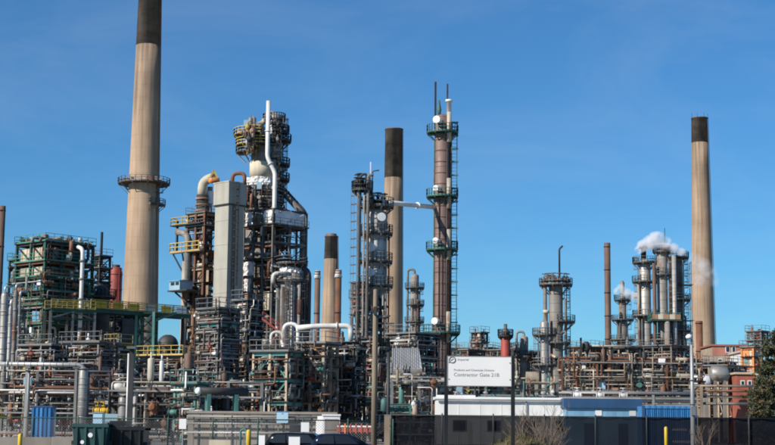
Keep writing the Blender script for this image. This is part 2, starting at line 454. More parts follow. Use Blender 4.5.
PIPEM = ['pipe_cream', 'clad_brown', 'pipe_rust', 'steel_rust', 'pipe_dark', 'clad_dull', 'steel_grey', 'pipe_white', 'clad', 'steel_dark']
def clutter(t, x0, x1, y0, y1, z0, z1, n, rng=RNG, mats=PIPEM, rmax=.28, eq=.3, sc=1.0):
    """pipe runs, valves, small drums and boxes between the decks of a unit"""
    U_ = rng.uniform
    for k in range(n):
        m = rng.choice(mats); q = rng.random(); r = (U_(.06, rmax) if rng.random() < .45 else U_(.035, .1)) * (1 if rng.random() < .75 else 1.4) * sc
        x, y, z = U_(x0, x1), U_(y0, y1), U_(z0, z1)
        if q < .22 * (1 - eq) + .12:      # vertical riser with a bend
            zt = min(z1 + .3, z + U_(1.2, 5) * sc); e = rng.choice((-1, 1)) * U_(.6, 2.2) * sc
            if rng.random() < .5: P = [(x, y, max(z0 - .2, z - 1)), (x, y, zt), (min(max(x + e, x0), x1), y, zt)]
            else: P = [(x, y, max(z0 - .2, z - 1)), (x, y, zt), (x, min(max(y + e, y0), y1), zt)]
            t.pipe(P, r, m, seg=8)
        elif q < 1 - eq:                  # horizontal run with a drop
            if rng.random() < .55:
                a, b = x0 - U_(-.5, .6), x1 + U_(-.5, .6)
                if rng.random() < .5: a = U_(x0, (x0 + x1) / 2)
                P = [(a, y, z), (b, y, z)]; 
                if rng.random() < .6: P = [(a, y, max(z0 - .3, z - U_(.8, 3)))] + P
                if rng.random() < .35: P.append((b, y, min(z1 + .5, z + U_(.6, 2))))
            else:
                a, b = y0 - U_(-.5, .6), y1 + U_(-.5, .6)
                if rng.random() < .5: b = U_((y0 + y1) / 2, y1)
                P = [(x, a, z), (x, b, z)]
                if rng.random() < .6: P = [(x, a, max(z0 - .3, z - U_(.8, 3)))] + P
            t.pipe(P, r, m, seg=8)
        else:
            w = rng.random(); ang = rng.choice((0, math.pi / 2))
            qz = Quaternion((0, 0, 1), ang)
            if w < .3:
                L = U_(1.6, 2.9) * sc; t.add('exchanger', unit('exchanger', m), None, (x, y, z), qz, (L, L * U_(.9, 1.3), L * U_(.9, 1.3)))
            elif w < .5:
                vs = U_(.7, 1.4) * sc; t.add('valve', unit('valve', rng.choice(['steel_dark', 'red_paint', 'steel_grey', 'pipe_white', 'pipe_cream', 'steel_rust', 'steel_teal', 'yellow_paint' if rng.random() < .4 else 'steel_grey'])), None, (x, y, z), qz, (vs,) * 3)
            elif w < .72:
                rr = U_(.18, .45) * sc; hh = U_(1.0, 2.6) * sc
                b = MB().lathe([(rr * .5, z - .2), (rr * .9, z), (rr, z + .2), (rr, z + hh), (rr * .85, z + hh + rr * .3), (rr * .3, z + hh + rr * .5), (.08, z + hh + rr * .52), (.08, z + hh + rr * .5 + .5)], 14, (x, y))
                t.mb('drum', b, m)
            elif w < .86:
                sx, sy, sz = U_(.5, 1.3) * sc, U_(.3, .8) * sc, U_(.6, 1.5) * sc
                b = MB().box((x - sx / 2, y - sy / 2, z), (x + sx / 2, y + sy / 2, z + sz)); b.box((x - sx / 2 + .06, y - sy / 2 - .03, z + .06), (x + sx / 2 - .06, y - sy / 2 - .001, z + sz - .06))
                b.bar((x, y, z - .5), (x, y, z), .1)
                t.mb('instrument_cabinet', b, rng.choice(['white_paint', 'cream', 'steel_grey', 'blue_light', 'rust_panel', 'clad_dark']))
            else:
                b = MB(); b.box((x0, y - .25, z), (x1, y + .25, z + .03)); b.box((x0, y - .27, z), (x1, y - .25, z + .14)); b.box((x0, y + .25, z), (x1, y + .27, z + .14))
                t.mb('cable_tray', b, 'galv')

GRID = R(-42)
def module(name, label, px0, px1, Y, levels, colm, beamm=None, deck=None, rails=(), railm='rail_grey', nx=2, ny=2, split=.55, n=14, brace=.4, rot=GRID, eq=.3, mats=PIPEM, group=None, cat='steel structure', cw=None, bw=None, seed=None, rmax=.28, back=.55, face=7):
    """a frame seen on its corner between two pixel columns, filled with process equipment"""
    rng = random.Random(seed if seed is not None else int(px0 * 7 + Y))
    near = Y < 190; sc = .62 if near else .85
    cw = cw or (.2 if near else .28); bw = bw or (.16 if near else .22)
    if near: n = n * 2.1
    else: n = n * 1.15
    t = T(name, label, cat, (px0 + px1) / 2, Y, rot, group)
    Wm = (px1 - px0) * t.mpp
    a = Wm * split / math.cos(rot); b = Wm * (1 - split) / abs(math.sin(rot)) if abs(math.sin(rot)) > .2 else Wm * .25
    if abs(math.sin(rot)) <= .2: a = Wm
    xs = [-a / 2 + a * k / nx for k in range(nx + 1)]; ys = [-b / 2 + b * k / ny for k in range(ny + 1)]
    zs = sorted(t.z(y) for y in levels)
    deck = range(len(zs)) if deck is None else deck
    frame(t, xs, ys, zs, colm, beamm, deck, rails, railm, brace, cw, bw, rng)
    zz = [0.3] + zs
    per = max(1, int(n * 1.5))
    for z0, z1 in zip(zz, zz[1:]):
        if back and z1 - z0 > 1.0:
            for k in range(nx):
                if rng.random() < back: t.box('rear_casing', (xs[k] + .25, ys[-1] - .5 - rng.uniform(0, .5), z0 + .2), (xs[k + 1] - .25, ys[-1] - .3, z1 - .25), rng.choice(['clad_dark', 'steel_dark', 'clad_brown', 'clad_dull', 'steel_rust']))
            for k in range(ny):
                if rng.random() < back * .6: t.box('rear_casing', (xs[0] + .3, ys[k] + .25, z0 + .2), (xs[0] + .5 + rng.uniform(0, .5), ys[k + 1] - .25, z1 - .25), rng.choice(['clad_dark', 'steel_dark', 'clad_brown']))
        if z1 - z0 > 1.2: clutter(t, xs[0], xs[-1], ys[0], ys[-1], z0 + .35, z1 - .25, per, rng, mats, rmax, eq, sc)
    if near:                           # pale lines running along the two outer faces
        for z0, z1 in zip(zz, zz[1:]):
            if z1 - z0 < .8: continue
            for k in range(int(face * (xs[-1] - xs[0]) / 4) + 2):
                q = rng.uniform(.03, .085); z = rng.uniform(z0 + .2, z1 - .1); a_, b_ = sorted((rng.uniform(xs[0] - .2, xs[-1]), rng.uniform(xs[0], xs[-1] + .2))); y = ys[0] - rng.uniform(.2, .5); m = rng.choice(['pipe_cream', 'pipe_white', 'galv', 'steel_light', 'clad_dull', 'pipe_rust', 'steel_grey', 'pipe_dark'] + list(mats[:3]))
                if b_ - a_ < 1: b_ = a_ + 1.2
                P = [(a_, y, z), (b_, y, z)]
                if b_ - a_ < (xs[-1] - xs[0]) * .45: a_ = xs[0] - .2; P = [(a_, y, z), (b_, y, z)]
                if rng.random() < .3: P = [(a_, y, max(.2, z - rng.uniform(.5, 2.2)))] + P
                if rng.random() < .2: P = P + [(b_, y, z + rng.uniform(.4, 1.6))]
                t.pipe(P, q, m, seg=8)
            for k in range(int(face * (ys[-1] - ys[0]) / 6) + 1):
                q = rng.uniform(.03, .08); z = rng.uniform(z0 + .2, z1 - .1); a_, b_ = ys[0], rng.uniform(ys[0] + 1, ys[-1]); x = xs[-1] + rng.uniform(.2, .45)
                t.pipe([(x, a_, z - rng.uniform(.3, 1.5)), (x, a_, z), (x, b_, z)], q, rng.choice(['pipe_cream', 'galv', 'steel_light', 'clad_dull']), seg=8)
            for k in range(3):
                x = rng.uniform(xs[0], xs[-1]); q = rng.uniform(.4, .75)
                if rng.random() < .5: t.add('valve', unit('valve', rng.choice(['steel_grey', 'pipe_white', 'steel_teal', 'red_paint', 'steel_dark', 'pipe_cream'])), None, (x, ys[0] - .4, rng.uniform(z0 + .2, z1 - .4)), None, (q,) * 3)
    t.xs, t.ys, t.zs = xs, ys, zs
    return t

def tag(o, label=None, cat=None, group=None, kind=None):
    if label: o['label'] = label
    if cat: o['category'] = cat
    if group: o['group'] = group
    if kind: o['kind'] = kind
    return o
def single(name, b, m, label=None, cat=None, group=None, kind=None, loc=(0, 0, 0)):
    o = bpy.data.objects.new(name, b.mesh(name, m)); COL.objects.link(o); o.location = loc
    return tag(o, label, cat, group, kind)

# ------------------------------------------------------------------ the ground
b = MB(); b.box((-6000, -600, -1), (6000, 14000, 0)); single('ground', b, 'gravel', kind='structure')
b = MB(); b.box((-400, 58, .004), (400, 89, .02)); single('parking_road', b, 'asphalt', kind='structure')


# ------------------------------------------------------------------ chimneys
def chimney(label, px, Y, ytop, yband, wtop, wbase, ybase, group=None, m='concrete_tan', band='brick_dark', py=250, rim=True, name='chimney'):
    t = T(name, label, 'chimney', px, Y, py=py, group=group)
    zt, zb = t.z(ytop), t.z(yband); rt, rb = t.m(wtop) / 2, t.m(wbase) / 2; zl = t.z(ybase)
    rad = lambda z: rt + (rb - rt) * (zt - z) / (zt - zl)
    P = [(rad(zb * k / 12), zb * k / 12) for k in range(13)]
    t.mb('shaft', MB().lathe(P, 40), m)
    bd = [(rad(zb) + .015, zb), (rad(zt) + .015, zt - .3)]
    if rim: bd += [(rad(zt) + .14, zt - .3), (rad(zt) + .14, zt), (rad(zt) - .35, zt), (rad(zt) - .4, zt - 1.2)]
    else: bd += [(rad(zt), zt), (rad(zt) - .15, zt), (rad(zt) - .2, zt - .8)]
    t.mb('top_band', MB().lathe(bd, 40), band)
    t.rad = rad; t.zt = zt; t.zb = zb
    lm = MB(); aa = R(-18); n_ = 14
    for k in range(n_):
        z0_, z1_ = zt * k / n_, zt * (k + 1) / n_
        for da in (-.25, .25):
            p0 = Vector((math.cos(aa), math.sin(aa), 0)) * (rad(z0_) + .22) + Vector((-math.sin(aa), math.cos(aa), 0)) * da; p1 = Vector((math.cos(aa), math.sin(aa), 0)) * (rad(z1_) + .22) + Vector((-math.sin(aa), math.cos(aa), 0)) * da
            lm.bar((p0.x, p0.y, z0_), (p1.x, p1.y, z1_), .09)
        for j in range(6):
            zz_ = z0_ + (z1_ - z0_) * j / 6; q_ = Vector((math.cos(aa), math.sin(aa), 0)) * (rad(zz_) + .22); e_ = Vector((-math.sin(aa), math.cos(aa), 0)) * .25
            lm.bar((q_.x - e_.x, q_.y - e_.y, zz_), (q_.x + e_.x, q_.y + e_.y, zz_), .06)
    t.mb('ladder', lm, 'steel_rust')
    return t

c = chimney('tall tan concrete chimney with dark band and ringed by a walkway halfway up', 143.5, 300, -28, 46, 22, 36, 320, py=200)
z = c.z(184); rr = c.rad(z)
ring_platform(c, z, rr - .02, c.m(26), -180, 180, 'rail_grey', 'grating', w=.09)
z2 = c.z(205); ring_platform(c, z2, c.rad(z2) - .02, c.m(22), -62, 10, 'rail_grey', 'grating', w=.09)
ladder(c, c.rad(z2) + .15, -1.2, -20, z2, z, 'steel_dark')
for k in range(10):
    a = R(-165 + 17 * k); q = Vector((math.cos(a), math.sin(a), 0)) * (rr + 1.1)
    c.box('beacon_box', (q.x - .28, q.y - .25, z + .02), (q.x + .28, q.y + .25, z + .02 + RNG.uniform(.5, 1.1)), RNG.choice(['cream', 'steel_grey', 'white_paint', 'steel_rust']))
c.pipe([(c.rad(40) * math.cos(R(-25)) + .1, c.rad(40) * math.sin(R(-25)) - .1, 24), (c.rad(z) * math.cos(R(-25)) + .12, c.rad(z) * math.sin(R(-25)) - .12, z)], .06, 'steel_dark', name='conduit')
c = chimney('tall tan concrete chimney with short dark band beside the steaming columns', 701.7, 460, 118, 143, 16, 23, 350, py=240)
for k in range(4):
    a = R(-160 + k * 45); r0 = c.rad(c.zt) + .2
    c.beam('lightning_rod', (r0 * math.cos(a), r0 * math.sin(a), c.zt - .5), (r0 * math.cos(a), r0 * math.sin(a), c.zt + 1.2), .08, 'steel_dark', kind='box')
c = chimney('tan concrete chimney with long dark band behind the manhole column', 393, 400, 129, 178, 17.5, 20.5, 330, py=230)
c = chimney('short tan chimney with dark top between two small rusty stacks', 330.5, 372, 236, 259, 12.5, 17.5, 330, py=290)
c.mb('cap', MB().lathe([(c.rad(c.zt) - .2, c.zt - .2), (c.rad(c.zt) - .2, c.zt + .5), (c.rad(c.zt) - .5, c.zt + .6)], 20), 'clad_dull')
def small_stack(label, px, Y, ytop, w, m, cap=None, ybase=None, group=None, py=300, rings=3):
    t = T('small_stack', label, 'stack', px, Y, py=py, group=group); r = t.m(w) / 2; zt = t.z(ytop)
    t.mb('shaft', MB().lathe([(r * 1.35, 0), (r * 1.3, zt * .2), (r, zt * .42), (r, zt), (r * .85, zt), (r * .8, zt - .6)], 24), m)
    for k in range(rings):
        z = zt * (.5 + .48 * k / max(1, rings - 1)); t.mb('flange', MB().lathe([(r, z - .12), (r * 1.16, z - .12), (r * 1.16, z + .1), (r, z + .1)], 24), 'steel_dark')
    if cap: t.mb('cap', MB().lathe([(r * 1.35, zt - 1.6), (r * .9, zt - .1), (r * .9, zt + .05), (r * .7, zt + .05)], 20), cap)
    ladder(t, r * .9, -r * .5, -20, zt * .35, zt, 'steel_dark', False, .06)
    return t
small_stack('small rusty stack with conical white cap on the side of the big grey silos', 317, 320, 271, 5.5, 'clad_brown', 'white_paint')
small_stack('small dark rusty stack with conical white cap on the side of the manhole column', 338, 318, 270, 6, 'steel_rust', 'white_paint')
small_stack('slender brown steel stack without cap standing by the small steaming column', 607.5, 380, 243, 6, 'clad_brown', py=290, rings=5)
small_stack('short rusty stack standing in front of the tall chimney beside the steaming columns', 699.5, 350, 321, 6.5, 'steel_rust', py=350)
small_stack('slim brown steel stack at the edge of the green boiler house', 0, 250, 206, 7, 'clad_brown', py=250, rings=4)

# ------------------------------------------------------------------ columns
def tower(label, px, Y, ytop, wpx, m, plats=(), prof=None, lad=None, overhead=None, py=320, rise=1.0, name='distillation_tower', seg=28, pipes=2, seed=1, manholes=(), railm='rail_grey', deckm='grating', edge=None, zbot=0, cat='column', ladm='rail_grey', plat_ext=1.5):
    """process column: shell, domed head, walkways, ladder, risers and manholes"""
    rng = random.Random(seed); t = T(name, label, cat, px, Y, py=py); r = t.m(wpx) / 2; zt = t.z(ytop); t.r = r; t.zt = zt
    P = prof(t, r, zt) if prof else [(r * 1.12, zbot), (r * 1.12, zbot + 1.5), (r, zbot + 2.4)] + dome(r, zbot + 3, zt)[1:]
    t.mb('shell', MB().lathe(P, seg), m)
    for pl in plats:
        y, a0, a1 = pl[:3]; ext = pl[3] if len(pl) > 3 else plat_ext
        ring_platform(t, t.z(y), r - .05, r + ext, a0, a1, railm, deckm, edge=edge)
    if lad is not None:
        zs = [t.z(p[0]) for p in plats]; zs = sorted(zs)
        z0 = zs[0] if zs else 2; z0 = 2.0
        for z1 in zs:
            a = R(lad); ladder(t, (r + .25) * math.cos(a), (r + .25) * math.sin(a), lad, z0, z1 + 1.0, ladm); z0 = z1
    for k in range(pipes):
        a = R(rng.choice([-160, -140, -30, -15, 200, -60, -120]) + rng.uniform(-8, 8)); rp = rng.uniform(.1, .25); q = r + rp + .25
        zz = zt * rng.uniform(.55, .95); z1 = zt * rng.uniform(.0, .3)
        t.pipe([(r * .8 * math.cos(a), r * .8 * math.sin(a), zz), (q * math.cos(a), q * math.sin(a), zz), (q * math.cos(a), q * math.sin(a), z1)], rp, rng.choice(['clad_brown', 'pipe_cream', 'pipe_rust', 'clad_dull', 'pipe_dark', 'steel_grey']), name='riser')
    if overhead is not None:
        a = R(overhead); rp = r * .28; q = r + rp + .35; ca, sa = math.cos(a), math.sin(a)
        t.pipe([(0, 0, zt), (0, 0, zt + r * .5 + rise), (q * ca, q * sa, zt + r * .5 + rise), (q * ca, q * sa, 2)], rp, 'clad_dull' if m != 'clad' else 'clad', name='overhead_line', bend=rp * 3.5, seg=12)
    for y, a, rm in manholes:
        a = R(a); z = t.z(y); d = Vector((math.cos(a), math.sin(a), 0)); p = d * (r - .1) + Vector((0, 0, z)); e = d * (r + .75) + Vector((0, 0, z))
        mb = MB().tube([p, e], rm * .85, 14); mb.tube([e, e + d * .18], rm, 14); t.mb('manhole', mb, 'white_paint')
    return t

# slim pink-brown column with green platforms
def prof_slim(t, r, zt):
    return [(r * 1.06, 0), (r * 1.06, t.z(386))] + [(r, t.z(380))] + dome(r, t.z(370), t.z(118))[1:]
t = tower('tall slim pinkish brown column with four green platforms and twin rods on top', 442, 210, 118, 15.5, 'clad_pink',
          plats=[(133, -200, 40, 1.15), (197, -200, 40, 1.15), (250, -200, 40, 1.15), (333, -200, 60, 1.5)], prof=prof_slim, py=240, pipes=0, seed=4,
          manholes=[(122, -118, .55), (190, -120, .42), (242, -120, .42), (322, -122, .5)], railm='steel_teal', edge='steel_green')
zt = t.z(116)
t.beam('mast', (t.lx(435.5, 100), 0, t.z(136)), (t.lx(435.5, 100), 0, t.z(82)), .28, 'steel_dark', kind='box')
t.beam('mast', (t.lx(447.5, 100), 0, t.z(136)), (t.lx(447.5, 100), 0, t.z(84)), .24, 'steel_dark', kind='box')
t.mb('vent_head', MB().lathe([(.35, zt - .5), (.35, zt + 2.0), (.5, zt + 2.0), (.5, zt + 2.3)], 14, (.9, -.3)), 'white_paint')
t.mb('relief_valve', MB().lathe([(.2, zt), (.32, zt + .8), (.2, zt + 1.4), (.1, zt + 2.2)], 12, (-.5, -.5)), 'steel_teal')
for y in (192, 243, 325, 126):
    t.pipe([(.9, -1.0, t.z(y) - 2.5), (.9, -1.15, t.z(y) + 1.8)], .32, 'pipe_cream', name='level_bridle', flanges=True)
lx = t.lx(454, 240)
lb = MB(); z0, z1 = t.z(384), t.z(122)
for dx in (-.38, .38): lb.bar((lx + dx, -.4, z0), (lx + dx, -.4, z1), .09); lb.bar((lx + dx, .5, z0), (lx + dx, .5, z1), .07)
zz = z0
while zz < z1: lb.bar((lx - .38, -.4, zz), (lx + .38, -.4, zz), .05); zz += .5
zz = z0 + 1
while zz < z1:
    lb.bar((lx - .55, -.4, zz), (lx + .55, -.4, zz), .1); lb.bar((t.r - .1, 0, zz), (lx, -.3, zz), .09); lb.bar((lx + .5, -.4, zz), (lx + .5, .5, zz), .09); lb.bar((lx - .5, .5, zz), (lx + .5, .5, zz), .09); zz += 1.9
t.mb('ladder', lb, 'steel_teal')
for px, rp, yt, mm in ((433.6, .09, 140, 'steel_teal'), (438.5, .07, 200, 'pipe_dark'), (446.5, .1, 150, 'pipe_dark'), (448.5, .07, 205, 'pipe_rust'), (441, .06, 255, 'clad_brown')):
    dx = t.lx(px, 250); yy = -math.sqrt(max(.02, t.r ** 2 - dx * dx)) - .18; t.pipe([(dx, yy, 2), (dx, yy, t.z(yt))], rp, mm, name='riser')
for k in range(22):
    z_ = t.z(372 - k * 11); t.mb('stiffener_ring', MB().lathe([(t.r, z_), (t.r + .05, z_), (t.r + .05, z_ + .12), (t.r, z_ + .12)], 28), 'clad_brown')
t.pipe([(t.lx(450, 250), -.35, 2), (t.lx(450, 250), -.35, t.z(140))], .13, 'pipe_dark', name='riser')
# white transfer pipe from that column to the manhole column
tp = T('transfer_pipe', 'thin white pipe bridging the slim column and the manhole column', 'pipe', 404, 203, z=U(404, 204, 203).z)
tp.pipe([(tp.lx(436, 201), 6.5, tp.z(200)), (tp.lx(376, 207), -5, tp.z(207))], .32, 'pipe_white', name='pipe')
tp.pipe([(tp.lx(376, 207), -5, tp.z(207)), (tp.lx(376, 207), -5, tp.z(212))], .26, 'steel_grey', name='drop_leg')

# manhole column (bulged grey vessel on a legged frame)
def prof_bulge(t, r, zt):
    z = t.z
    return [(r * .42, z(312)), (r * .45, z(300)), (r * .98, z(289)), (r, z(285)), (r, z(268)), (r * .9, z(266)), (r * .9, z(262)), (r, z(258)), (r, z(238)), (r * .9, z(236)), (r * .9, z(230)), (r, z(228)), (r, z(216)), (r * .9, z(212)), (r * .45, z(209)), (r * .15, z(208))]
t = tower('grey bulged column with white manholes and four stacked walkways', 376, 190, 212, 20.5, 'clad_pale',
          plats=[(234, -180, 180, .8), (262, -180, 180, .8), (286, -180, 180, .9)], prof=prof_bulge, py=260, pipes=0,
          manholes=[(219, -72, .55), (249, -112, .62), (274, -112, .6)])
zp = t.z(207)
ring_platform(t, zp, .3, t.r + .9, -180, 180, 'rail_grey', 'grating')
for k in range(9):
    a = R(k * 40); q = Vector((math.cos(a), math.sin(a), 0)) * (t.r * .75)
    t.add('valve', unit('valve', RNG.choice(['steel_dark', 'steel_grey', 'pipe_white'])), None, (q.x, q.y, zp + .55), None, (1.1, 1.1, 1.2))
for sx in (-1, 1):
    for sy in (-1, 1):
        t.beam('leg', (sx * t.r * .88, sy * t.r * .88, 0), (sx * t.r * .88, sy * t.r * .88, t.z(290)), .34, 'steel_grey')
for y in (308, 330, 356, 384):
    z = t.z(y); q = t.r * .88
    for (ax, ay), (bx, by) in (((-q, -q), (q, -q)), ((q, -q), (q, q)), ((-q, q), (q, q)), ((-q, -q), (-q, q))): t.beam('beam', (ax, ay, z), (bx, by, z), .22, 'steel_green' if y > 340 else 'steel_grey')
    t.box('deck', (-q - .6, -q - .5, z + .13), (q + .6, q + .5, z + .2), 'grating')
t.pipe([(-.35, -.6, 2), (-.35, -.6, t.z(297))], .28, 'pipe_cream', name='bottom_line')
t.pipe([(t.lx(386.5, 250), -.8, 2), (t.lx(386.5, 250), -.8, t.z(215))], .13, 'pipe_cream', name='riser')
t.pipe([(t.lx(389, 250), -.2, 2), (t.lx(389, 250), -.2, t.z(225))], .1, 'pipe_dark', name='riser')
clutter(t, -1.9, 1.9, -1.9, 1.5, 1, t.z(300), 46, random.Random(5), rmax=.22, eq=.35)
t.mb('drum', MB().lathe([(.2, t.z(417)), (.45, t.z(416)), (.45, t.z(397)), (.35, t.z(394)), (.1, t.z(393))], 16, (-.7, -1.7)), 'yellow_paint', label='pale yellow vertical drum')
# stair and ladder tower left of it
t = T('ladder_tower', 'narrow caged ladder tower with rusted pipes beside the manhole column', 'ladder tower', 361.5, 188, py=260)
zt = t.z(188)
for sx in (-.55, .75):
    for sy in (-.6, .6): t.beam('column', (sx, sy, 0), (sx, sy, zt), .16, 'steel_grey')
zz = 3
while zz < zt:
    for a, b_ in (((-.55, -.6), (.75, -.6)), ((.75, -.6), (.75, .6)), ((-.55, .6), (-.55, -.6))): t.beam('beam', (a[0], a[1], zz), (b_[0], b_[1], zz), .09, 'steel_grey', kind='box')
    zz += 2.2
ladder(t, -.6, -.3, 180, 1, zt, 'rail_grey', True, .035)
t.pipe([(.25, -.75, 1), (.25, -.75, t.z(196))], .12, 'clad_dull', name='riser'); t.pipe([(.75, -.8, 1), (.75, -.8, t.z(176)), (1.4, -.8, t.z(176))], .2, 'clad_dull', name='riser')
t.pipe([(-.25, -.5, 1), (-.25, -.5, t.z(176)), (.5, -.5, t.z(174)), (.5, -.3, t.z(186))], .16, 'pipe_dark', name='riser')
p = ring_platform(t, t.z(190), .2, 1.35, -180, 180, 'steel_dark', 'grating')
for k in range(6):
    t.add('valve', unit('valve', 'steel_dark'), None, (RNG.uniform(-.7, .7), RNG.uniform(-.7, .3), t.z(190) + RNG.uniform(.4, 1.7)), Quaternion((0, 0, 1), k), (1.1,) * 3)
t.beam('mast', (t.lx(370.5, 170), 0, t.z(190)), (t.lx(370.5, 170), 0, t.z(162)), .13, 'pipe_white', kind='box')
t.pipe([(t.lx(372.5, 170), 0, t.z(210)), (t.lx(372.5, 170), 0, t.z(171)), (t.lx(379, 170), -.3, t.z(170.5))], .08, 'steel_dark', name='vent')
# overgrown small vessel pack hanging left of it
t = module('steel_structure', 'narrow pipe-choked steel bay at the foot of the ladder tower', 351, 371, 194, [284, 300, 316, 335, 360, 385], 'steel_grey', nx=1, ny=1, n=11, rails=(0, 2, 4), seed=3, rot=R(-38))

tower('small grey column with two walkways behind the grey shed', 414.5, 330, 276, 8.5, 'clad_dull', plats=[(288, -200, 40, 1.2), (305, -150, 90, 1.2), (322, -200, 40, 1.2)], lad=-20, overhead=170, py=300, pipes=3, seed=6)
# hook-vent column group
t = tower('stout grey column with ring walkway and hooked vent pipe on top', 556, 250, 285, 14, 'clad_dull', plats=[(285, -180, 180, 1.6), (322, -90, 60, 2.0), (343, -180, 60, 1.2)], lad=-5, overhead=190, py=330, pipes=4, seed=8, rise=.9, zbot=0)
t.pipe([(.6, -.3, t.z(285)), (.6, -.3, t.z(249)), (1.0, -.3, t.z(247)), (1.15, -.3, t.z(246))], .16, 'steel_dark', name='hooked_vent')
t.pipe([(-1.2, -t.r - .6, t.z(355)), (1.6, -t.r - .8, t.z(364))], .2, 'pipe_cream', name='sloping_line')
for k in range(6):
    a = R(-170 + k * 30); t.add('valve', unit('valve', 'steel_grey'), None, (1.9 * math.cos(a), 1.9 * math.sin(a), t.z(285) + .7), None, (1.2,) * 3)
lb = MB(); lx = t.lx(568.5, 330)
for dx in (-.3, .3): lb.bar((lx + dx, 0, 1), (lx + dx, 0, t.z(284)), .1)
zz = 1
while zz < t.z(284): lb.bar((lx - .3, 0, zz), (lx + .3, 0, zz), .06); lb.bar((t.r - .1, 0, zz), (lx - .3, 0, zz), .05) if int(zz * 2) % 6 == 0 else None; zz += .5
t.mb('ladder', lb, 'steel_dark')
t = tower('short grey column with cone head against the hook-vent column', 544.5, 244, 323, 9, 'clad', plats=[(335, -200, 30, 1.2), (365, -200, 30, 1.3)], lad=-170, py=360, pipes=4, seed=9)
t.mb('vent_head', MB().lathe([(.3, t.zt), (.3, t.zt + 1.6), (.55, t.zt + 1.6), (.5, t.zt + 2.1)], 12, (.3, 0)), 'cream')
# red drum column and its grey neighbour behind the sign
t = tower('short red column with grey top works rising behind the white sign', 505.5, 255, 337, 9.5, 'red_paint', plats=[(336, -180, 180, .5)], py=350, pipes=1, seed=11, railm='steel_dark')
t.mb('skirt', MB().lathe([(t.r * 1.2, 0), (t.r * 1.2, t.z(372)), (t.r * 1.02, t.z(366))], 24), 'clad_dark')
t.mb('top_nozzle', MB().lathe([(.7, t.zt), (.7, t.zt + 1.0), (.3, t.zt + 1.5), (.3, t.zt + 2.2)], 12), 'steel_grey')
t = tower('short grey brown column with looped overhead pipe beside the red column', 524, 258, 338, 8.5, 'clad_dull', plats=[(357, -180, 180, .9)], lad=-30, overhead=185, py=350, pipes=3, seed=12, rise=.7)
tower('pair-side slender grey column with open cage beside the loop pipe column', 515.5, 262, 346, 4.5, 'clad', plats=[(349, -180, 180, .9)], py=350, pipes=3, seed=13)
# steaming columns
def prof_small(t, r, zt): return [(r * 1.4, 0), (r * 1.4, t.z(325)), (r, t.z(320)), (r, t.z(300)), (r * .6, t.z(296)), (r * .6, zt), (r * .3, zt + .5)]
tower('small steaming grey column narrowing to a thin vent', 622.5, 330, 283, 7.5, 'clad_dull', plats=[(320, -180, 180, 1.6), (300, -180, 180, 1.0), (340, -180, 180, 2)], prof=prof_small, lad=-10, py=310, pipes=4, seed=14, overhead=None)
t = tower('grey steaming column with four walkways, paler than its taller twin', 645.5, 280, 262, 11.5, 'clad', plats=[(263, -180, 180, 1.2), (282, -200, 20, 1.3), (316, -180, 180, 1.3), (352, -180, 180, 1.5)], lad=-170, py=320, pipes=8, seed=15)
t.mb('vent_head', MB().lathe([(.5, t.zt), (.5, t.zt + 2.5), (.8, t.zt + 2.5), (.8, t.zt + 3)], 12, (-.2, 0)), 'steel_dark')
t = tower('tallest steaming column, light grey with green service box halfway', 662.5, 276, 250, 10.5, 'clad_dull', plats=[(252, -180, 180, .7), (275, -150, 30, .8), (340, -180, 180, 1.2)], lad=-25, py=300, pipes=9, seed=16)
t.beam('mast', (.6, 0, t.z(252)), (.6, 0, t.z(228)), .1, 'steel_dark', kind='box')
zg0, zg1 = t.z(322), t.z(309)
p = t.box('service_box', (-2.6, -t.r - 2.2, zg0), (2.9, 1.5, zg0 + .25), 'steel_green')
t.mb('handrail', rail_mb(MB(), [(-2.5, 1.4, zg0 + .25), (-2.5, -t.r - 2.1, zg0 + .25), (2.8, -t.r - 2.1, zg0 + .25), (2.8, 1.4, zg0 + .25)], 1.2, .1), 'rail_green', p)
for k in range(5): t.box('panel', (-2.5 + k * 1.06, -t.r - 2.16, zg0 + .3), (-2.5 + k * 1.06 + .95, -t.r - 2.12, zg0 + .3 + .9), 'cream' if k % 2 else 'rust_panel', p)
t.pipe([(1.9, -1.6, 2), (1.9, -1.6, t.z(256))], .42, 'clad', name='riser', seg=14); t.pipe([(-1.75, -1.3, 2), (-1.75, -1.3, t.z(264))], .3, 'clad_brown', name='riser', seg=14); t.pipe([(.3, -2.6, 2), (.3, -2.6, zg0)], .5, 'clad_dull', name='riser', seg=14)
t = tower('grey column with caged ladder against the tallest steaming column', 677, 279, 258, 12.5, 'clad_dull', plats=[(258, -180, 180, 1.2), (300, -100, 60, 1.4), (331, -180, 60, 1.4)], lad=0, py=320, pipes=9, seed=17, overhead=None)
t = T('ladder_tower', 'pale open scaffold ladder tower beside the caged ladder column', 'ladder tower', 687, 277, py=310)
zt = t.z(262); sb = MB()
for sx in (-1, 1):
    for sy in (-1, 1): t.beam('column', (sx * .75, sy * .75, 0), (sx * .75, sy * .75, zt), .13, 'steel_light')
zz = 2; k = 0
while zz < zt:
    for a, b_ in (((-.75, -.75), (.75, -.75)), ((.75, -.75), (.75, .75)), ((-.75, .75), (.75, .75))): t.beam('beam', (a[0], a[1], zz), (b_[0], b_[1], zz), .09, 'steel_light', kind='box')
    s = 1 if k % 2 else -1; t.beam('brace', (-.75 * s, -.75, zz), (.75 * s, -.75, min(zz + 2.2, zt)), .07, 'steel_light', kind='box')
    if k % 3 == 0: t.box('deck', (-1.1, -1.1, zz + .06), (1.1, .9, zz + .12), 'grating')
    zz += 2.2; k += 1

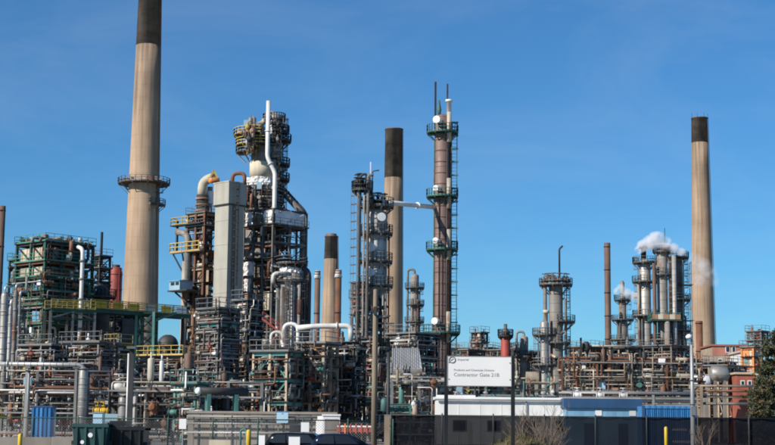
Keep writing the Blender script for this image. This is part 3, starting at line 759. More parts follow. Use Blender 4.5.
# ------------------------------------------------------------------ green boiler house on the left
t = T('boiler_house', 'green steel boiler house with cream panels and dark open side', 'boiler house', 52, 215, R(-42), py=330)
a, b_ = t.m(36) / math.cos(R(42)), t.m(38) / math.sin(R(42))
xs = [-a / 2, 0, a / 2]; ys = [-b_ / 2, -b_ / 6, b_ / 6, b_ / 2]
zs = [t.z(y) for y in (405, 385, 365, 345, 328, 309, 295, 281, 266, 247)]
frame(t, xs, ys, zs, 'steel_green', ['steel_dark', 'steel_green', 'steel_rust'], deck=range(10), rails=range(10), railm='rail_green', brace=.5, cw=.34, bw=.28, rng=random.Random(2))
for z0, z1 in zip(zs, zs[1:]):
    n = 4
    for k in range(n):
        x0 = xs[0] + .3 + (a - .6) * k / n; x1 = xs[0] + .3 + (a - .6) * (k + 1) / n - .12
        if RNG.random() < (.95 if z0 > t.z(283) else .6):
            t.box('wall_panel', (x0, ys[0] + .45, z0 + .3), (x1, ys[0] + .6 + RNG.uniform(0, .06), z1 - .45), 'panel_cream' if z0 > t.z(297) else RNG.choice(['panel_cream', 'rust_panel', 'clad_dull', 'clad_dark']))
    for k in range(6):
        y0 = ys[0] + .3 + (b_ - .6) * k / 6
        if RNG.random() < .85: t.box('casing_panel', (xs[-1] - 1.6 + RNG.uniform(-.4, .6), y0, z0 + .3), (xs[-1] - 1.4 + .8, y0 + b_ / 6 - .15, z1 - .45), RNG.choice(['clad_dark', 'steel_dark', 'clad_dull', 'steel_rust']))
clutter(t, xs[-1] - .5, xs[-1] + .8, ys[0], ys[-1], 1, zs[-1], 150, random.Random(21), rmax=.3, sc=.7, mats=['pipe_dark', 'pipe_rust', 'clad_dull', 'steel_dark', 'steel_green', 'pipe_cream'])
clutter(t, xs[0], xs[-1], ys[0] - .7, ys[0] + .2, 1, zs[-3], 110, random.Random(22), rmax=.16, sc=.7, mats=['pipe_dark', 'pipe_rust', 'clad_dull', 'steel_grey', 'steel_green', 'pipe_cream'])
clutter(t, xs[0], xs[-1], ys[0], ys[-1], zs[-1] + .4, zs[-1] + .9, 42, random.Random(23), rmax=.25, sc=.7, mats=['pipe_dark', 'pipe_rust', 'clad_dull', 'steel_grey', 'steel_green', 'pipe_cream'])
for px, yt in ((63, 238), (68, 237)):
    d = (px - 52) * t.mpp; x, y = d * math.cos(R(42)), d * math.sin(R(42))
    t.pipe([(x, y, zs[-1]), (x, y, t.z(yt))], .22, 'steel_dark', name='vent')
# white downcomer in front of the shaded side
t = T('downcomer_pipe', 'tall white vertical pipe standing against the dark boiler side', 'pipe', 81, 206, py=300)
t.pipe([(0, 0, 0), (0, 0, t.z(249)), (-.9, 1.2, t.z(246))], .28, 'pipe_white'); 
for y in (262, 280, 300, 330): t.mb('clamp', MB().lathe([(.3, t.z(y)), (.42, t.z(y)), (.42, t.z(y) + .25), (.3, t.z(y) + .25)], 12), 'steel_grey')
# side frame
t = module('steel_structure', 'open dark steel stair frame between the boiler house and the red tank', 87, 105, 232, [258, 270, 283, 296, 312, 330, 350], 'steel_dark', nx=1, ny=1, n=5, rails=(6, 5), brace=.8, seed=31, eq=.2)
t.beam('mast', (0, 0, t.z(262)), (0, 0, t.z(232)), .3, 'steel_dark', kind='box')
t = module('steel_structure', 'steel gantry with pipes between the brown stack and the boiler house', 4, 22, 226, [262, 285, 305, 330, 360], 'steel_green', nx=1, ny=1, n=8, rails=(4,), railm='rail_green', seed=32)
t = T('tank', 'dark grey domed tank between the boiler house and the red tank', 'tank', 99, 225, py=300)
t.mb('shell', MB().lathe(dome(t.m(11), 0, t.z(293), flat=.75), 28), 'clad_dark'); ring_platform(t, t.z(297), t.m(11), t.m(11) + .9, -180, 180, 'steel_dark')
t = T('tank', 'red cylindrical tank with flanged top beside the tall chimney', 'tank', 115.5, 280, py=290); r = t.m(6.3)
t.mb('shell', MB().lathe([(r, 0), (r, t.z(272)), (r * .94, t.z(271)), (r * .9, t.z(268)), (r * .4, t.z(267))], 28), 'red_paint')
t.mb('top_ring', MB().lathe([(r * .6, t.z(269)), (r * .6, t.z(265)), (r * .5, t.z(265))], 20), 'steel_dark')
for y in (275, 290): t.mb('stiffener_ring', MB().lathe([(r, t.z(y)), (r * 1.06, t.z(y)), (r * 1.06, t.z(y) + .2), (r, t.z(y) + .2)], 28), 'red_paint')
ladder(t, r * .8, -r * .7, -40, 2, t.z(270), 'red_paint', False, .08)

# yellow-railed walkway bridge on green girders
def bridge(name, label, px0, y0, px1, y1, Y0, Y1, width, deckm, railm, girder, depth=1.0, truss=True):
    A, B_ = U(px0, y0, Y0), U(px1, y1, Y1); d = Vector((B_.x - A.x, B_.y - A.y, 0)); L = d.length
    t = T(name, label, 'walkway', px0, Y0, math.atan2(d.y, d.x), x=A.x, z=0)
    z = A.z; n = max(2, int(L / 2.4)); w = width / 2
    p = t.box('deck', (0, -w, z), (L, w, z + .1), deckm)
    t.mb('handrail', rail_mb(MB(), [(0, -w, z + .1), (L, -w, z + .1)], 1.15, .12), railm, p)
    t.mb('handrail', rail_mb(MB(), [(0, w, z + .1), (L, w, z + .1)], 1.15, .12), railm, p)
    for s in (-w + .15, w - .15):
        t.beam('girder', (0, s, z - .25), (L, s, z - .25), .3, girder, .45)
        if truss:
            t.beam('girder', (0, s, z - .3 - depth), (L, s, z - .3 - depth), .25, girder)
            for k in range(n):
                x0, x1 = L * k / n, L * (k + 1) / n
                t.beam('brace', (x0, s, z - .3 if k % 2 else z - .3 - depth), (x1, s, z - .3 - depth if k % 2 else z - .3), .16, 'steel_light')
    t.L = L; t.zd = z; t.w = w
    return t
t = bridge('walkway', 'walkway with yellow handrail and truss girder along the boiler house', 48, 309, 92, 309, 203, 206, 3.0, 'steel_green', 'rail_yellow', 'steel_green')
for k in range(3):
    for s in (-1.3, 1.3): t.beam('leg', (t.L * k / 2, s, 0), (t.L * k / 2, s, t.zd - .3), .3, 'steel_grey')
t = bridge('walkway', 'long green walkway with yellow handrail passing in front of the tall chimney', 86, 309, 186, 309, 207, 218, 2.6, 'steel_green', 'rail_yellow', 'steel_green', truss=False)
for k in range(6): 
    x0 = t.L * (.05 + .16 * k); t.box('rail_panel', (x0, -t.w - .06, t.zd + .2), (x0 + t.L * .1, -t.w - .03, t.zd + 1.1), RNG.choice(['white_paint', 'yellow_paint', 'cream', 'yellow_paint']))
t.beam('leg', (.4, 0, 0), (.4, 0, t.zd - .4), .35, 'steel_dark'); t.beam('leg', (t.L - .5, 0, 0), (t.L - .5, 0, t.zd - .4), .35, 'steel_dark')
t = T('trestle_tower', 'green lattice trestle tower holding up the long yellow railed walkway', 'trestle', 146.5, 213, py=330)
zt = t.z(312.5); w0, w1, dd = t.m(9), t.m(8.5), 1.5
cs = [(-1, -1), (1, -1), (1, 1), (-1, 1)]
P = lambda c, z: (c[0] * (w0 + (w1 - w0) * z / zt), c[1] * dd, z)
for q in cs: t.beam('leg', P(q, 0), P(q, zt), .34, 'steel_teal' if q[1] < 0 else 'steel_green')
nl = 7
for k in range(nl):
    z0, z1 = zt * k / nl, zt * (k + 1) / nl
    for i in range(4):
        p, q = cs[i], cs[(i + 1) % 4]
        t.beam('beam', P(p, z1 - .15), P(q, z1 - .15), .2, 'steel_green')
        t.beam('brace', P(p, z0), P(q, z1 - .2), .16, 'steel_teal'); t.beam('brace', P(q, z0), P(p, z1 - .2), .14, 'steel_green')
t.beam('knee_brace', (w1, -dd, t.z(322)), (w1 + 3.2, -dd, t.z(313)), .26, 'steel_green')

# dark boilers below and behind the walkway
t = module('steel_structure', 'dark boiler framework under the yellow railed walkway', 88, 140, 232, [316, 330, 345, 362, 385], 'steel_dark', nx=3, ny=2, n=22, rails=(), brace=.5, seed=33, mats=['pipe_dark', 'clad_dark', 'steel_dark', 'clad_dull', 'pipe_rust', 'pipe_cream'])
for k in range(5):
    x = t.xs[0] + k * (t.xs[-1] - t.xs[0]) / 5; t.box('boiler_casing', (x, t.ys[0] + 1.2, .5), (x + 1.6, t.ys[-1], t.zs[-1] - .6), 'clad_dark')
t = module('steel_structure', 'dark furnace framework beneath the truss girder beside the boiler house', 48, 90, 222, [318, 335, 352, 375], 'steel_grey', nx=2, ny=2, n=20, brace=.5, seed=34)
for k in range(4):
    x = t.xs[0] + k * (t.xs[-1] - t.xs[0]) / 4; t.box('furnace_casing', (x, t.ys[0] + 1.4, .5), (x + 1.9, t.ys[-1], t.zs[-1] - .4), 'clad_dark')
t = T('duct_hood', 'dark domed exhaust hood behind the green trestle tower', 'hood', 168, 255, py=340)
r = t.m(10.5); P_ = [(r, 0), (r, t.z(345))] + [(r * math.cos(R(k * 15)), t.z(345) + r * 1.0 * math.sin(R(k * 15))) for k in range(1, 6)]
t.mb('shell', MB().lathe(P_, 28), 'clad_dark'); t.mb('rib', MB().lathe([(r * 1.0, t.z(347)), (r * 1.05, t.z(347)), (r * 1.05, t.z(345)), (r, t.z(345))], 28), 'steel_dark')
clutter(t, -r, r, -r - 1.5, -r, 1, t.z(345), 20, random.Random(8))

# grey vertical pipe bank at the left edge
for i, (px, w, yt, m) in enumerate(((2.5, 7.5, 291, 'clad'), (9, 4, 305, 'clad'), (13.5, 4.5, 289, 'clad_dull'), (18, 2.5, 296, 'steel_grey'))):
    t = T('standpipe', ['thick silver clad standpipe at the end of the pipe bank', 'thin silver clad standpipe, shortest of the bank', 'grey clad standpipe, tallest of the bank', 'slender grey steel standpipe next to the boiler house'][i], 'standpipe', px, 160 - i, py=350, group='standpipes in a row by the boiler house')
    r = t.m(w) / 2; zt = t.z(yt)
    t.mb('shell', MB().lathe([(r * 1.2, 0), (r * 1.2, .4), (r, .5), (r, zt - .6), (r * .8, zt - .2), (r * .3, zt)], 20), m)
    for k in range(6): z = zt * (k + 1) / 7; t.mb('band', MB().lathe([(r, z), (r * 1.09, z), (r * 1.09, z + .18), (r, z + .18)], 20), 'galv')
    t.pipe([(0, 0, zt - .1), (0, 0, zt + .5), (.5, .6, zt + .5)], .12, 'pipe_silver', name='vent')
t = module('steel_structure', 'narrow galvanised frame around the standpipes at the edge of the plant', 0, 21, 163, [312, 335, 360, 385, 408], 'steel_light', nx=1, ny=1, n=6, seed=35, rails=(4,))

# silver portal pipe
t = T('portal_pipe', 'silver insulated pipe portal ending in a fat twin downpipe', 'pipe', 60, 118, py=380)
zt = t.z(364.5)
t.pipe([(t.lx(-25), 0, zt), (t.lx(84), 0, zt), (t.lx(84), 0, zt - 1.5)], .17, 'pipe_silver', bend=.5, seg=14)
t.mb('downpipe', MB().lathe([(.36, .2), (.36, t.z(372)), (.17, t.z(367))], 18, (t.lx(84), 0)), 'clad')
for k in range(16): xx = t.lx(-20 + 6.4 * k); t.mb('jacket_band', MB().tube([(xx - .03, 0, zt), (xx + .03, 0, zt)], .185, 14), 'galv')
t.pipe([(t.lx(78.5), .3, zt - .5), (t.lx(78.5), .3, .4)], .2, 'pipe_white', seg=12); t.pipe([(t.lx(88), .2, zt - .6), (t.lx(88), .2, .4)], .16, 'pipe_dark', seg=12)
for px in (28, 77):
    t.beam('leg', (t.lx(px), -.1, 0), (t.lx(px), -.1, zt - .3), .2, 'steel_light')
    t.box('pipe_shoe', (t.lx(px) - .25, -.25, zt - .3), (t.lx(px) + .25, .25, zt - .18), 'steel_grey')
for k in range(8): z = .8 + k * .75; t.mb('band', MB().lathe([(.36, z), (.385, z), (.385, z + .07), (.36, z + .07)], 16, (t.lx(84), 0)), 'galv')

# ------------------------------------------------------------------ cracking unit
# beige square duct
t = T('flue_duct', 'tall square beige flue duct with shallow cap, standing on its corner', 'duct', 228.5, 240, R(-44), py=260)
s1 = t.m(15) / math.cos(R(44)) / 2 * 1.0; s2 = t.m(14.2) / math.sin(R(44)) / 2
t.box('shaft', (-s1, -s2, 0), (s1, s2, t.z(206)), 'duct_beige')
t.box('head', (-s1 - .22, -s2 - .22, t.z(205.5)), (s1 + .22, s2 + .22, t.z(184)), 'duct_beige')
t.box('joint_band', (-s1 - .3, -s2 - .3, t.z(206.6)), (s1 + .3, s2 + .3, t.z(205.5)), 'steel_dark')
t.box('cap', (-s1 - .3, -s2 - .3, t.z(184)), (s1 + .3, s2 + .3, t.z(183.2)), 'cream')
for k in range(4):
    z = t.z(222 + 24 * k); t.box('joint_band', (-s1 - .04, -s2 - .04, z), (s1 + .04, s2 + .04, z + .12), 'duct_beige')
t.pipe([(s1 * .3, 0, t.z(184)), (s1 * .3, 0, t.z(174)), (s1 * .3 + 1.4, 1.4, t.z(173)), (s1 * .3 + 1.4, 1.4, t.z(184))], .32, 'pipe_rust', name='loop_pipe', bend=1.2)
ladder(t, s1 + .1, -s2 * .3, 0, t.z(300), t.z(184), 'steel_dark', True, .07)

# left stair structure of the unit
t = module('steel_structure', 'rusty steel tower with yellow railed deck against the beige flue duct', 183, 215, 246, [216, 229, 253, 270, 285, 298, 312, 328, 345, 365, 390], 'steel_rust', ['steel_dark', 'steel_tan', 'steel_rust'], nx=2, ny=1, split=.6, n=16, rails=(10, 9), brace=.7, cw=.45, bw=.34, seed=36, mats=['pipe_rust', 'pipe_cream', 'pipe_dark', 'clad_dull', 'rust_panel', 'clad_brown', 'wrap_white'], rmax=.4, eq=.35)
for z0, z1 in zip(t.zs[:7], t.zs[1:8]):
    for k in range(3):
        x = t.xs[0] + .3 + k * (t.xs[-1] - t.xs[0]) / 3
        if RNG.random() < .85: t.box('cladding_panel', (x, t.ys[0] + .3, z0 + .3), (x + 2.0, t.ys[0] + .4, z1 - .3), RNG.choice(['rust_panel', 'rust_panel', 'steel_tan', 'panel_cream', 'cream']))
zz = t.z(253)
px0 = t.xs[0] - 3.2
p = t.box('balcony', (px0, t.ys[0] - 1.2, zz), (t.xs[-1] + .3, t.ys[0] - .25, zz + .15), 'steel_tan')
t.mb('handrail', rail_mb(MB(), [(px0 + .1, t.ys[0] - .3, zz + .15), (px0 + .1, t.ys[0] - 1.15, zz + .15), (t.xs[-1], t.ys[0] - 1.15, zz + .15)], 1.5, .13), 'rail_yellow', p)
for x in (px0 + .5, t.xs[0] - .4): t.beam('knee_brace', (x, t.ys[0] - .7, zz - .1), (t.xs[0], t.ys[0] - .1, zz - 4.2), .2, 'steel_dark')
zz = t.z(225.5); p = t.box('balcony', (t.xs[0] - 3.4, t.ys[0] - 1.0, zz), (t.xs[-1], t.ys[0] + .3, zz + .2), 'steel_dark')
t.mb('handrail', rail_mb(MB(), [(t.xs[0] - 3.3, t.ys[0] + .2, zz + .2), (t.xs[0] - 3.3, t.ys[0] - .9, zz + .2), (t.xs[0] + 1, t.ys[0] - .9, zz + .2)], 1.2, .12), 'rail_yellow', p)
t.beam('post', (t.xs[0] - 2.2, t.ys[0] - .4, t.z(253)), (t.xs[0] - 2.2, t.ys[0] - .4, t.z(219)), .3, 'steel_dark')
t.pipe([(t.xs[0] + .8, t.ys[0] - .6, t.z(300)), (t.xs[0] + .8, t.ys[0] - .6, t.z(235)), (t.xs[0] - 2.0, t.ys[0] - .6, t.z(231))], .55, 'clad_dull', bend=1.6, seg=14)
t.pipe([(t.xs[0] + .5, t.ys[0] - .8, 2), (t.xs[0] + .5, t.ys[0] - .8, t.z(262))], .5, 'pipe_cream', seg=14)
# blue box balcony
A = t
t = T('control_cabin', 'small pale blue cabin bracketed out from the rusty steel tower', 'cabin', 178.5, 243, R(-42), py=285, z=U(178.5, 292, 243).z)
t.box('wall', (-1.0, -1.1, .2), (1.6, 1.6, t.z(282)), 'blue_light'); t.box('roof', (-1.15, -1.25, t.z(282)), (1.75, 1.75, t.z(282) + .15), 'blue_pale'); t.box('floor', (-1.2, -1.3, 0), (3.6, 1.7, .2), 'steel_dark')
t.box('window', (-.6, -1.14, 1.0), (.3, -1.1, 1.5), 'glass'); t.box('window', (.6, -1.14, 1.0), (1.4, -1.1, 1.5), 'glass')
t.beam('bracket', (-.8, 0, 0), (3.4, 0, -2.6), .22, 'steel_dark')
# gooseneck duct
t = T('gooseneck_duct', 'cream gooseneck duct with dark lower leg and yellow hoist on top', 'duct', 206, 247, py=200, z=0)
t.pipe([(t.lx(202, 210), 0, 0), (t.lx(202, 210), 0, t.z(195))], .95, 'clad_dark', name='lower_leg', seg=18)
t.pipe([(t.lx(202, 200), 0, t.z(197)), (t.lx(202, 200), 0, t.z(181)), (t.lx(217, 178), 0, t.z(176))], .78, 'cream', name='gooseneck', bend=3.0, seg=18, flanges=False)
for y in (200, 206, 212): t.mb('flange', MB().lathe([(.95, t.z(y)), (1.12, t.z(y)), (1.12, t.z(y) + .3), (.95, t.z(y) + .3)], 18, (t.lx(202, 210), 0)), 'rust_panel')
hx = t.lx(214.5, 178)
for s in (-1, 1): t.beam('hoist_leg', (hx + s * .9, -1, t.z(183)), (hx, -1, t.z(171)), .28, 'rail_yellow', kind='box')
t.beam('hoist_bar', (hx - .9, -1, t.z(179)), (hx + .9, -1, t.z(179)), .25, 'rail_yellow', kind='box')
t.mb('hoist_drum', MB().tube([(hx - .8, -.8, t.z(181)), (hx + .9, -.8, t.z(181))], .5, 12), 'orange')
t.mb('expansion_joint', MB().lathe([(.6, t.z(203))] + [(.6 + .12 * (k % 2), t.z(203) + k * .3) for k in range(8)], 16, (t.lx(209, 200), 1)), 'white_paint')
t.pipe([(t.lx(209, 210), 1, t.z(240)), (t.lx(209, 200), 1, t.z(186))], .45, 'clad_dull', name='standpipe', seg=14)

# reactor
t = T('reactor', 'tall cracking reactor with cream head, white wrapped bands and cluttered steel around it', 'reactor', 263, 252, py=220)
z = t.z; X = lambda px: t.lx(px, 200)
t.mb('shell', MB().lathe([(3.2, 0), (3.2, z(255)), (3.2, z(205)), (2.9, z(194)), (2.8, z(190)), (2.1, z(180)), (2.0, z(178)), (2.0, z(162)), (1.85, z(160)), (1.85, z(142)), (1.2, z(137)), (.5, z(134))], 32, (X(261), 0)), 'clad_dull')
t.mb('cream_band', MB().lathe([(2.04, z(178.5)), (2.06, z(163)), (1.95, z(162.6))], 32, (X(261), 0)), 'cream')
def wrap(z0, z1, r, cx, seed):
    rg = random.Random(seed); b = MB(); n = 40; i0 = 0; rows = 6
    for k in range(rows + 1):
        for j in range(n):
            a = 2 * math.pi * j / n; q = r + rg.uniform(-.14, .14) + .1 * math.sin(a * 9 + k)
            b.v.append((cx + q * math.cos(a), q * math.sin(a), z0 + (z1 - z0) * k / rows + rg.uniform(-.12, .12)))
    for k in range(rows):
        for j in range(n): p, q = k * n + j, k * n + (j + 1) % n; b.f.append((p, q, q + n, p + n)); b.sm.append(False)
    return b
t.mb('white_wrap', wrap(z(190.5), z(179), 2.72, X(261), 1), 'wrap_white')
t.mb('riser_column', MB().lathe(dome(1.45, z(235), z(118), flat=.7), 24, (X(272.5), .8)), 'clad')
t.mb('upper_head', MB().lathe([(1.3, z(140)), (1.5, z(136)), (1.5, z(128)), (.9, z(124)), (.3, z(123))], 24, (X(255), -.3)), 'clad_dull')
t.pipe([(X(250), -.4, z(141)), (X(250), -.4, z(127)), (X(262), -.2, z(124)), (X(266), .4, z(113)), (X(274), .8, z(113)), (X(274), .8, z(122))], .5, 'pipe_cream', name='cyclone_line', bend=1.0, seg=12)
for (y, r1, a0, a1, cx, rm, r0) in ((146, 4.0, -200, -60, 258, 'rail_yellow', 1.9), (136, 4.2, -200, -80, 257, 'rail_yellow', 1.6), (153, 3.6, -200, -90, 256, 'rail_grey', 1.8), (132, 2.7, -90, 40, 272, 'steel_dark', 1.45), (141, 2.9, -70, 40, 273, 'steel_dark', 1.45), (120, 1.9, -180, 180, 272.5, 'rail_grey', 1.3),
                                  (165, 2.9, -60, 40, 272, 'steel_dark', 1.4), (180, 2.9, -60, 40, 272, 'steel_dark', 1.4), (192, 3.8, -200, 40, 261, 'rail_grey', 2.8), (203, 3.9, -200, 40, 261, 'rail_grey', 2.9), (212, 4.0, -200, 40, 261, 'rail_grey', 3.1)):
    ring_platform(t, z(y), r0, r1, a0, a1, rm, 'grating', c=(X(cx), .2), w=.11)
ladder(t, X(282), -.2, -10, z(235), z(118), 'steel_dark', True, .08)
clutter(t, X(247), X(256), -4.4, -2.2, z(156), z(128), 42, random.Random(41), rmax=.25, eq=.45, mats=['clad_dull', 'pipe_cream', 'rust_panel', 'clad_dark', 'rail_yellow', 'steel_grey'])
clutter(t, X(246), X(276), -4.2, -3.0, z(210), z(191), 46, random.Random(42), rmax=.24, eq=.35)
clutter(t, X(268), X(281), -1.8, -.2, z(160), z(122), 30, random.Random(43), rmax=.2, eq=.4, mats=['clad_dull', 'clad_dark', 'steel_grey', 'pipe_dark'])
t.mb('white_wrap', wrap(z(228), z(213), 3.5, X(261), 2), 'wrap_white')
# long white riser pipe with a jog
t = T('riser_pipe', 'long white riser pipe with a jog, overtopping the reactor', 'pipe', 270, 246, py=200)
t.pipe([(t.lx(273.5, 250), 0, 0), (t.lx(273.5, 250), 0, t.z(173)), (t.lx(267.5, 150), 0, t.z(157)), (t.lx(267.5, 150), 0, t.z(101))], .36, 'pipe_white', bend=.6, seg=14)
for y in (130, 165, 190, 220, 250, 285): t.mb('clamp', MB().tube([(t.lx(273.5 if y > 160 else 267.5, y) - .1, -.1, t.z(y)), (t.lx(273.5 if y > 160 else 267.5, y) + .1, 1.5, t.z(y))], .1, 6), 'steel_dark')
# slanting line on the shaded side
t = T('slanted_pipe', 'fat grey pipe slanting down off the reactor, then dropping straight', 'pipe', 292, 252, py=220)
t.pipe([(t.lx(277, 188), 0, t.z(186)), (t.lx(303, 214), 0, t.z(214)), (t.lx(303, 214), 0, 0)], .5, 'clad_dull', bend=.8, seg=14)
t.pipe([(t.lx(280, 186), .5, t.z(184)), (t.lx(306, 213), .5, t.z(212)), (t.lx(306, 213), .5, 0)], .25, 'pipe_dark', bend=.8, seg=12)
# reactor steel
t = module('steel_structure', 'dark steelwork with white weather sheets around the reactor foot', 241, 303, 246, [213, 229, 245, 262, 280, 296, 312, 330, 350, 375], 'steel_grey', ['steel_dark', 'steel_grey', 'steel_rust'], nx=3, ny=2, split=.5, n=15, back=.12, rails=(9, 8, 7), brace=.6, cw=.3, bw=.24, seed=44, deck=(0, 2, 4, 6, 8), rmax=.3)
rg = random.Random(9)
def sheet(x0, x1, y, z0, z1, along='x'):
    b = MB(); nx, nz = 8, 6
    for k in range(nz + 1):
        for j in range(nx + 1):
            u = x0 + (x1 - x0) * j / nx; d = rg.uniform(-.16, .16)
            zz = z0 + (z1 - z0) * k / nz + rg.uniform(-.1, .1)
            b.v.append((u, y + d, zz) if along == 'x' else (y + d, u, zz))
    for k in range(nz):
        for j in range(nx): p = k * (nx + 1) + j; b.f.append((p, p + 1, p + nx + 2, p + nx + 1)); b.sm.append(False)
    return b
zz = t.z; xs, ys = t.xs, t.ys
t.mb('weather_sheet', sheet(xs[0] + .4, xs[1] - .2, ys[0] - .2, zz(228), zz(214)), 'wrap_white'); t.mb('weather_sheet', sheet(xs[1] + .3, xs[2] - .4, ys[0] - .2, zz(227), zz(217)), 'clad_dull')
t.mb('weather_sheet', sheet(xs[2] + .3, xs[3] - .2, ys[0] - .2, zz(227), zz(214)), 'wrap_white'); t.mb('weather_sheet', sheet(ys[0] + .3, ys[2] - .8, xs[3] + .2, zz(228), zz(214), 'y'), 'wrap_white')
t.mb('weather_sheet', sheet(xs[0] + .2, xs[1] + .5, ys[0] - .2, zz(277), zz(263)), 'wrap_white'); t.mb('weather_sheet', sheet(xs[0] + .4, xs[1] - .3, ys[0] - .2, zz(292), zz(280)), 'wrap_white')
for k in range(4): t.box('cladding_panel', (xs[0] + .6 + 1.5 * k, ys[0] - .1, zz(312)), (xs[0] + 1.9 + 1.5 * k, ys[0] + .05, zz(294)), ['rust_panel', 'panel_cream', 'rust_panel', 'cream'][k])
# grey silos
t = T('silo', 'fat grey clad silo with white lagged top under a dark walkway', 'silo', 291, 226, py=300)
r = t.m(15); t.mb('shell', MB().lathe([(r, 0), (r, t.z(281)), (r * .96, t.z(279)), (r * .8, t.z(276)), (r * .55, t.z(268)), (r * .3, t.z(263))], 32), 'clad_dull')
t.mb('white_lagging', wrap(t.z(277), t.z(268), r * .72, 0, 5), 'wrap_white')
ring_platform(t, t.z(264), .5, r * 1.05, -180, 180, 'rail_grey', 'grating'); ring_platform(t, t.z(282), r - .1, r + .7, -180, 180, 'steel_dark', 'grating')
for dx, m in ((-1.9, 'clad'), (-.9, 'clad_dark'), (.4, 'clad'), (1.3, 'clad_dull'), (2.0, 'clad_dark')):
    y = -math.sqrt(max(.1, r * r - dx * dx)) - .3; t.pipe([(dx, y, 1), (dx, y, t.z(284 + RNG.uniform(0, 6)))], .3, m, name='riser', seg=12)
t.pipe([(-2.6, -2.2, t.z(285)), (-2.6, -2.2, t.z(275)), (-.3, -1.8, t.z(275))], .35, 'pipe_white', name='top_line'); t.pipe([(r + .4, -.5, 2), (r + .4, -.5, t.z(270)), (.5, -.5, t.z(266))], .4, 'clad_dark', name='top_line', bend=1.5)
ladder(t, -.3, -r - .3, -90, 2, t.z(283), 'rail_grey', True, .07)
clutter(t, -r, r, -r - .9, -r - .2, 4, t.z(300), 24, random.Random(51), rmax=.14)
ladder(t, r * .8, -r * .7, -40, 2, t.z(283), 'steel_dark')
# red stair
t = T('stair_flight', 'red painted stair flight slanting down in front of the reactor steel', 'stair', 268, 205, py=320)
stair(t, (t.lx(280, 331), 0, t.z(332)), (t.lx(254, 312), 0, t.z(313)), 1.1, 'red_paint', name='flight')
for px, y in ((280, 332), (254, 313), (267, 322)): t.beam('leg', (t.lx(px, y), 0, 0), (t.lx(px, y), 0, t.z(y) - .15), .22, 'steel_grey')

def building(label, px0, px1, Y, ytop, m, roofm, wins=(), band=None, depth=10, rot=0.0):
    t = T('plant_building', label, 'building', (px0 + px1) / 2, Y, rot, py=370); w = (px1 - px0) * t.mpp / 2; zt = t.z(ytop)
    t.box('wall', (-w, -depth / 2, 0), (w, depth / 2, zt - .3), m); t.box('roof', (-w - .3, -depth / 2 - .3, zt - .3), (w + .3, depth / 2 + .3, zt), roofm)
    if band: t.box('wall_band', (-w - .05, -depth / 2 - .06, t.z(band)), (w + .05, -depth / 2 - .005, zt - .32), roofm)
    for (a, b_, y0, y1) in wins:
        f = t.box('window', (w * a, -depth / 2 - .12, t.z(y1)), (w * b_, -depth / 2 - .07, t.z(y0)), 'white_paint')
        t.box('pane', (w * a + .12, -depth / 2 - .15, t.z(y1) + .12), (w * b_ - .12, -depth / 2 - .125, t.z(y0) - .12), 'glass', f)
    return t

# ------------------------------------------------------------------ front process rows
# white inverted U pipes and the long white header
t = T('loop_pipe', 'white inverted U pipe loop beside the red stair', 'pipe', 275, 190, py=335)
t.pipe([(t.lx(271, 340), 0, 0), (t.lx(271, 340), 0, t.z(332)), (t.lx(283, 340), 0, t.z(332)), (t.lx(283, 340), 0, 0)], .2, 'pipe_white', bend=.8, seg=14)
for px in (266, 284): t.mb('drum', MB().tube([(t.lx(px - 3, 340), -1, t.z(343)), (t.lx(px + 3, 340), -1, t.z(343))], .45, 14), 'pipe_cream')
t.beam('leg', (t.lx(275, 340), -.5, 0), (t.lx(275, 340), -.5, t.z(347)), .2, 'steel_grey'); t.beam('beam', (t.lx(262, 340), -.7, t.z(348)), (t.lx(290, 340), -.7, t.z(348)), .2, 'steel_grey')
t = T('loop_pipe', 'bigger white inverted U pipe loop with a long white header to the manhole column', 'pipe', 291, 186, py=330)
t.pipe([(t.lx(283.5, 340), 0, 2), (t.lx(283.5, 340), 0, t.z(324)), (t.lx(298, 340), 0, t.z(324)), (t.lx(298, 340), 0, 0)], .25, 'pipe_white', bend=1.0, seg=14)
t.pipe([(t.lx(297, 340), -.3, t.z(328)), (t.lx(318, 327), -.3, t.z(326)), (t.lx(351, 326), -.3, t.z(325.5)), (t.lx(351, 326), -.3, t.z(340))], .33, 'pipe_white', name='header', bend=.7, seg=14)
for px in (312, 335, 351): t.beam('leg', (t.lx(px, 340), -.3, 0), (t.lx(px, 340), -.3, t.z(329)), .24, 'steel_grey')

M = module
M('steel_structure', 'dark pipe-filled steel bay behind the silver portal pipe', 20, 64, 150, [348, 362, 378, 396, 412], 'steel_grey', ['steel_dark', 'steel_light'], nx=3, ny=2, n=20, rails=(4,), seed=61, rmax=.2, rot=R(-25), split=.75)
M('steel_structure', 'pipe bay with pale beams between the portal pipe and the black bin', 62, 114, 155, [345, 358, 373, 390, 408], 'steel_grey', ['steel_light', 'steel_grey'], nx=3, ny=2, n=18, rails=(4, 2), seed=62, rmax=.2, rot=R(-25), split=.75)
t = M('steel_structure', 'rusty pump deck with orange yellow handrail under the lattice trestle', 140, 204, 172, [358, 372, 390, 408], 'steel_tan', ['steel_rust', 'steel_grey'], nx=3, ny=2, n=20, rails=(3,), railm='rail_yellow', seed=63, mats=['pipe_rust', 'pipe_cream', 'clad_dull', 'pipe_dark', 'steel_grey', 'clad_brown'], rot=R(-28), split=.7)
t = M('steel_structure', 'small yellow railed valve platform below the dark boilers', 106, 127, 168, [346, 357, 375, 398], 'steel_grey', ['rail_yellow', 'steel_grey'], nx=1, ny=1, n=9, rails=(3, 2), railm='rail_yellow', seed=64)
M('steel_structure', 'grey steel stair structure with many handrails below the beige flue duct', 198, 236, 150, [312, 326, 343, 357, 376, 398], 'steel_grey', ['steel_grey', 'teal_lit_beam', 'steel_light'], nx=2, ny=2, n=11, rails=(5, 4, 3, 2, 1), seed=65, rmax=.17, bw=.22, cw=.28, brace=.55, eq=.25)
